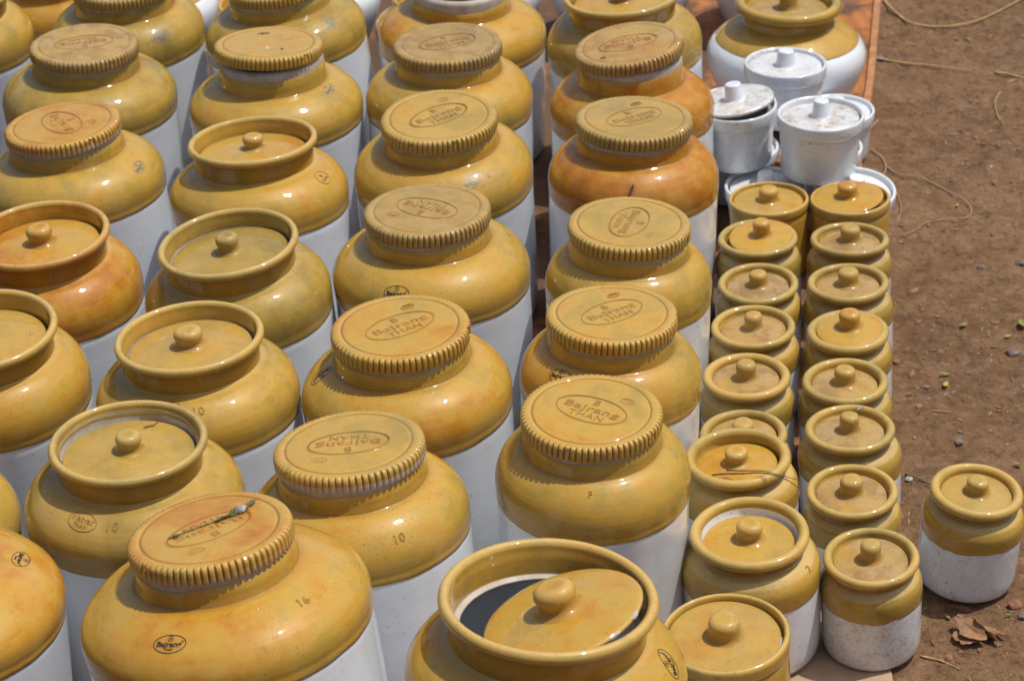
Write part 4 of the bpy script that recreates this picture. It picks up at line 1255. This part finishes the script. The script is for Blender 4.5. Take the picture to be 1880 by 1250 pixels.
splat('dark_residue', 'C1', -.12, .50, .0062, M_BLACK, 'black star shaped residue on the smooth tilted cap', 'residue', 3, 10, 5, 2.0)
splat('dark_crumb', 'C1', .28, -.42, .003, M_BLACK, 'small black crumb near the front of the smooth tilted cap', 'crumb', 4, -60, 4, 1.8)
leafy('leaf_scrap', -.48, -.52, .010, .004, 5, M_LEAFG, 'E1', .0015)
tag(bpy.data.objects[[o.name for o in COL.objects if o.name.startswith('leaf_scrap')][-1]], 'green leaf scrap on the raised tilted cap', 'leaf')
o = leafy('leaf_scrap', -.22, -.42, .0085, .004, 5, M_LEAFG, 'B3', .004); tag(o, 'green leaf scrap on the glossy orange brown lid', 'leaf')
o = leafy('dry_flake', -.10, .50, .013, .004, 10, M_TWIG, 'C5', .0022); tag(o, 'dark dry flake behind the knob of the nearest knob lid jar', 'leaf')
tube('thin_stalk', on_lid('C5', [(.03, .42), (.14, .55), (.24, .62), (.29, .74)], .0035) , .0007, M_TWIG, 'thin bent stalk leaning at the back of the nearest knob lid', 'stalk')
o = leafy('dry_flake', .17, .60, .012, .004, 15, M_LEAF, 'C5', .003); tag(o, 'reddish dry flake beside the thin bent stalk', 'leaf')
splat('grey_dropping', 'G6', .32, .66, .0042, M_DROP, 'grey dropping on the small jar lip', 'dropping', 6, 0, 5, 1.8, .012)
splat('white_fleck', 'B4', .62, .05, .0028, M_DROP, 'white fleck on the lid at the left edge', 'fleck', 7, 70, 4, 1.4, .003)
splat('dark_crumb', 'C4', .42, -.52, .0028, M_TWIG, 'dark fly like crumb at the front of a speckled lid', 'crumb', 8, 20, 5, 1.7, .0025)
o = link('white_dropping', stone_mesh('white_dropping', .0062, 9, .4), mats=[M_DROP]); place(o, (.533, 2.543, gz(.533, 2.543) + .002), 40)
tag(o, 'grey dropping on the dirt beside the right jar column', 'dropping')

# two thin twigs across the squat jar's lip
kz = LID['F7'].matrix_world.translation
def lip_pts(pts):
    return [tuple(lid_point('F7', x, y, h)[0]) for x, y, h in pts]
tube('twig', lip_pts([(-.24, -.42, .012), (.10, -.62, .0165), (.42, -.80, .021), (.72, -.98, .0195), (1.02, -1.02, .012)]), .0008, M_TWIG, 'thin straight twig crossing the lip of the orange lidded squat jar', 'twig')
tube('twig', lip_pts([(-.52, -.62, .016), (-.30, -.66, .0175), (.05, -.76, .019), (.38, -.84, .0205), (.75, -1.04, .018), (1.02, -1.16, .006)]), .0011, M_TWIG, 'kinked twig lying under the straight one on the squat jar', 'twig')

# dark leaf bit on the deep orange shoulder and pink chalk dot
def on_shoulder(code, phi, t, lift=.001):
    pr = PROF[code]['shoulder']
    d = 0.0
    for a, b in zip(pr, pr[1:]):
        L = math.hypot(b[0] - a[0], b[1] - a[1])
        if d + L >= t:
            w = (t - d) / L
            r, z = a[0] + (b[0] - a[0]) * w, a[1] + (b[1] - a[1]) * w
            tr, tz = (b[0] - a[0]) / L, (b[1] - a[1]) / L
            break
        d += L
    r *= WOB[code](R(phi), z)
    n = Vector((-tz * math.cos(R(phi)), -tz * math.sin(R(phi)), tr))
    p = Vector((r * math.cos(R(phi)), r * math.sin(R(phi)), z)) + n * lift
    u = Vector((-math.sin(R(phi)), math.cos(R(phi)), 0)); w_ = n.cross(u)
    return ROOT[code].matrix_world @ Matrix(((u.x, w_.x, n.x, p.x), (u.y, w_.y, n.y, p.y), (u.z, w_.z, n.z, p.z), (0, 0, 0, 1)))
o = link('leaf_scrap', leaf_mesh('leaf_scrap', .018, .0045, .6, .5, .3, 51, 8, 4), mats=[M_TWIG])
o.matrix_world = on_shoulder('E2', -96, .0377, .0025) @ Matrix.Rotation(R(68), 4, 'Z')
tag(o, 'dark curled leaf bit on the deep orange shoulder', 'leaf')
dot = link('chalk_dot', mesh_of('chalk_dot', [(0, 0, .0004)] + [(.0036 * math.cos(a * .5236), .0036 * math.sin(a * .5236), 0) for a in range(12)], [(0, 1 + i, 1 + (i + 1) % 12) for i in range(12)], False), ROOT['D2'], mats=[M_PINK])
dot.matrix_world = on_shoulder('D2', -52, .0300, .0006)

# corner of a red edged white card at the lower left
card = bpy.data.objects.new('price_card', None); COL.objects.link(card)
card.matrix_world = Matrix.Translation((-.455, 1.735, .0)) @ Matrix.Rotation(R(-12), 4, 'Z') @ Matrix.Rotation(R(2), 4, 'X')
tag(card, 'corner of a white card with red border at the lower left', 'card')
def plate(name, w0, w1, z0, z1, t, y, mat):
    v = [(w0, y, z0), (w1, y, z0), (w1, y, z1 - .006), (w1 - .008, y, z1), (w0 + .008, y, z1), (w0, y, z1 - .006)]
    n = len(v)
    v = v + [(x, y_ + t, z) for x, y_, z in v]
    f = [tuple(range(n)), tuple(range(n, 2 * n))[::-1]] + [(i, i + n, (i + 1) % n + n, (i + 1) % n) for i in range(n)]
    return link(name, mesh_of(name, v, f, False), card, mats=[mat])
plate('red_border', -.016, .016, 0, .371, .003, 0, M_RED)
plate('white_face', -.0125, .0125, .004, .3675, .001, -.0012, M_CARD)

# wood of trees standing round the yard, seen only as the dark band mirrored in the glaze
rnd = random.Random(11)
v, f = [], []
for i in range(30):
    az = R(25 + i * 310 / 29 + rnd.uniform(-4, 4)); d = rnd.uniform(13, 19)
    cx, cy = math.sin(az) * d, math.cos(az) * d + 2
    if cy > 6 and abs(cx) < 6:
        continue
    h = rnd.uniform(3.6, 7.0); w = rnd.uniform(1.5, 2.6)
    for k in range(6):
        a0, a1 = k * 1.0472, (k + 1) * 1.0472
        b = len(v)
        v += [(cx + .16 * math.cos(a0), cy + .16 * math.sin(a0), -.2), (cx + .16 * math.cos(a1), cy + .16 * math.sin(a1), -.2), (cx + .08 * math.cos(a1), cy + .08 * math.sin(a1), h * .7), (cx + .08 * math.cos(a0), cy + .08 * math.sin(a0), h * .7)]
        f.append((b, b + 1, b + 2, b + 3))
    for k in range(230):
        q = Vector((rnd.gauss(0, 1), rnd.gauss(0, 1), rnd.gauss(0, 1))).normalized() * rnd.random() ** .4
        p = Vector((cx + q.x * w, cy + q.y * w, h * .58 + q.z * h * .44))
        n = Vector((rnd.gauss(0, 1), rnd.gauss(0, 1), rnd.gauss(0, 1))).normalized()
        u = n.orthogonal().normalized(); w_ = n.cross(u); r = rnd.uniform(.16, .42)
        b = len(v)
        v += [tuple(p + u * r), tuple(p + w_ * r * .6), tuple(p - u * r), tuple(p - w_ * r * .6)]
        f.append((b, b + 1, b + 2, b + 3))
M_FOL = flat('dull_green_foliage', (.055, .075, .026), .7, .3, 3)
o = link('tree_line', mesh_of('tree_line', v, f, False), mats=[M_FOL]); o['kind'] = 'stuff'

# chipped lid edges where the bare clay shows
def chip(code, ang, rad, r, sq, seed):
    L = LID[code]
    s = JARS[code][4]
    o = link('chipped_edge', stone_mesh('chipped_edge', r, seed, .5), L, mats=[M_BARE])
    props(o, .5, seed)
    o.matrix_local = Matrix.Translation((rad * s * math.cos(R(ang)), rad * s * math.sin(R(ang)), -.024 * s)) @ Matrix.Rotation(R(ang + 90), 4, 'Z') @ Matrix.Diagonal((sq, .7, .9, 1))
chip('D6', -28, .735, .0058, 1.6, 2)
chip('D6', -52, .738, .0035, 2.2, 7)
chip('F2', -118, .775, .0038, 2.6, 5)
chip('F2', -100, .78, .003, 2.0, 6)
chip('F9', -15, .865, .0040, 2.8, 9)
chip('F9', -38, .868, .0034, 2.4, 4)
chip('F3', -62, .60, .0032, 1.5, 8)
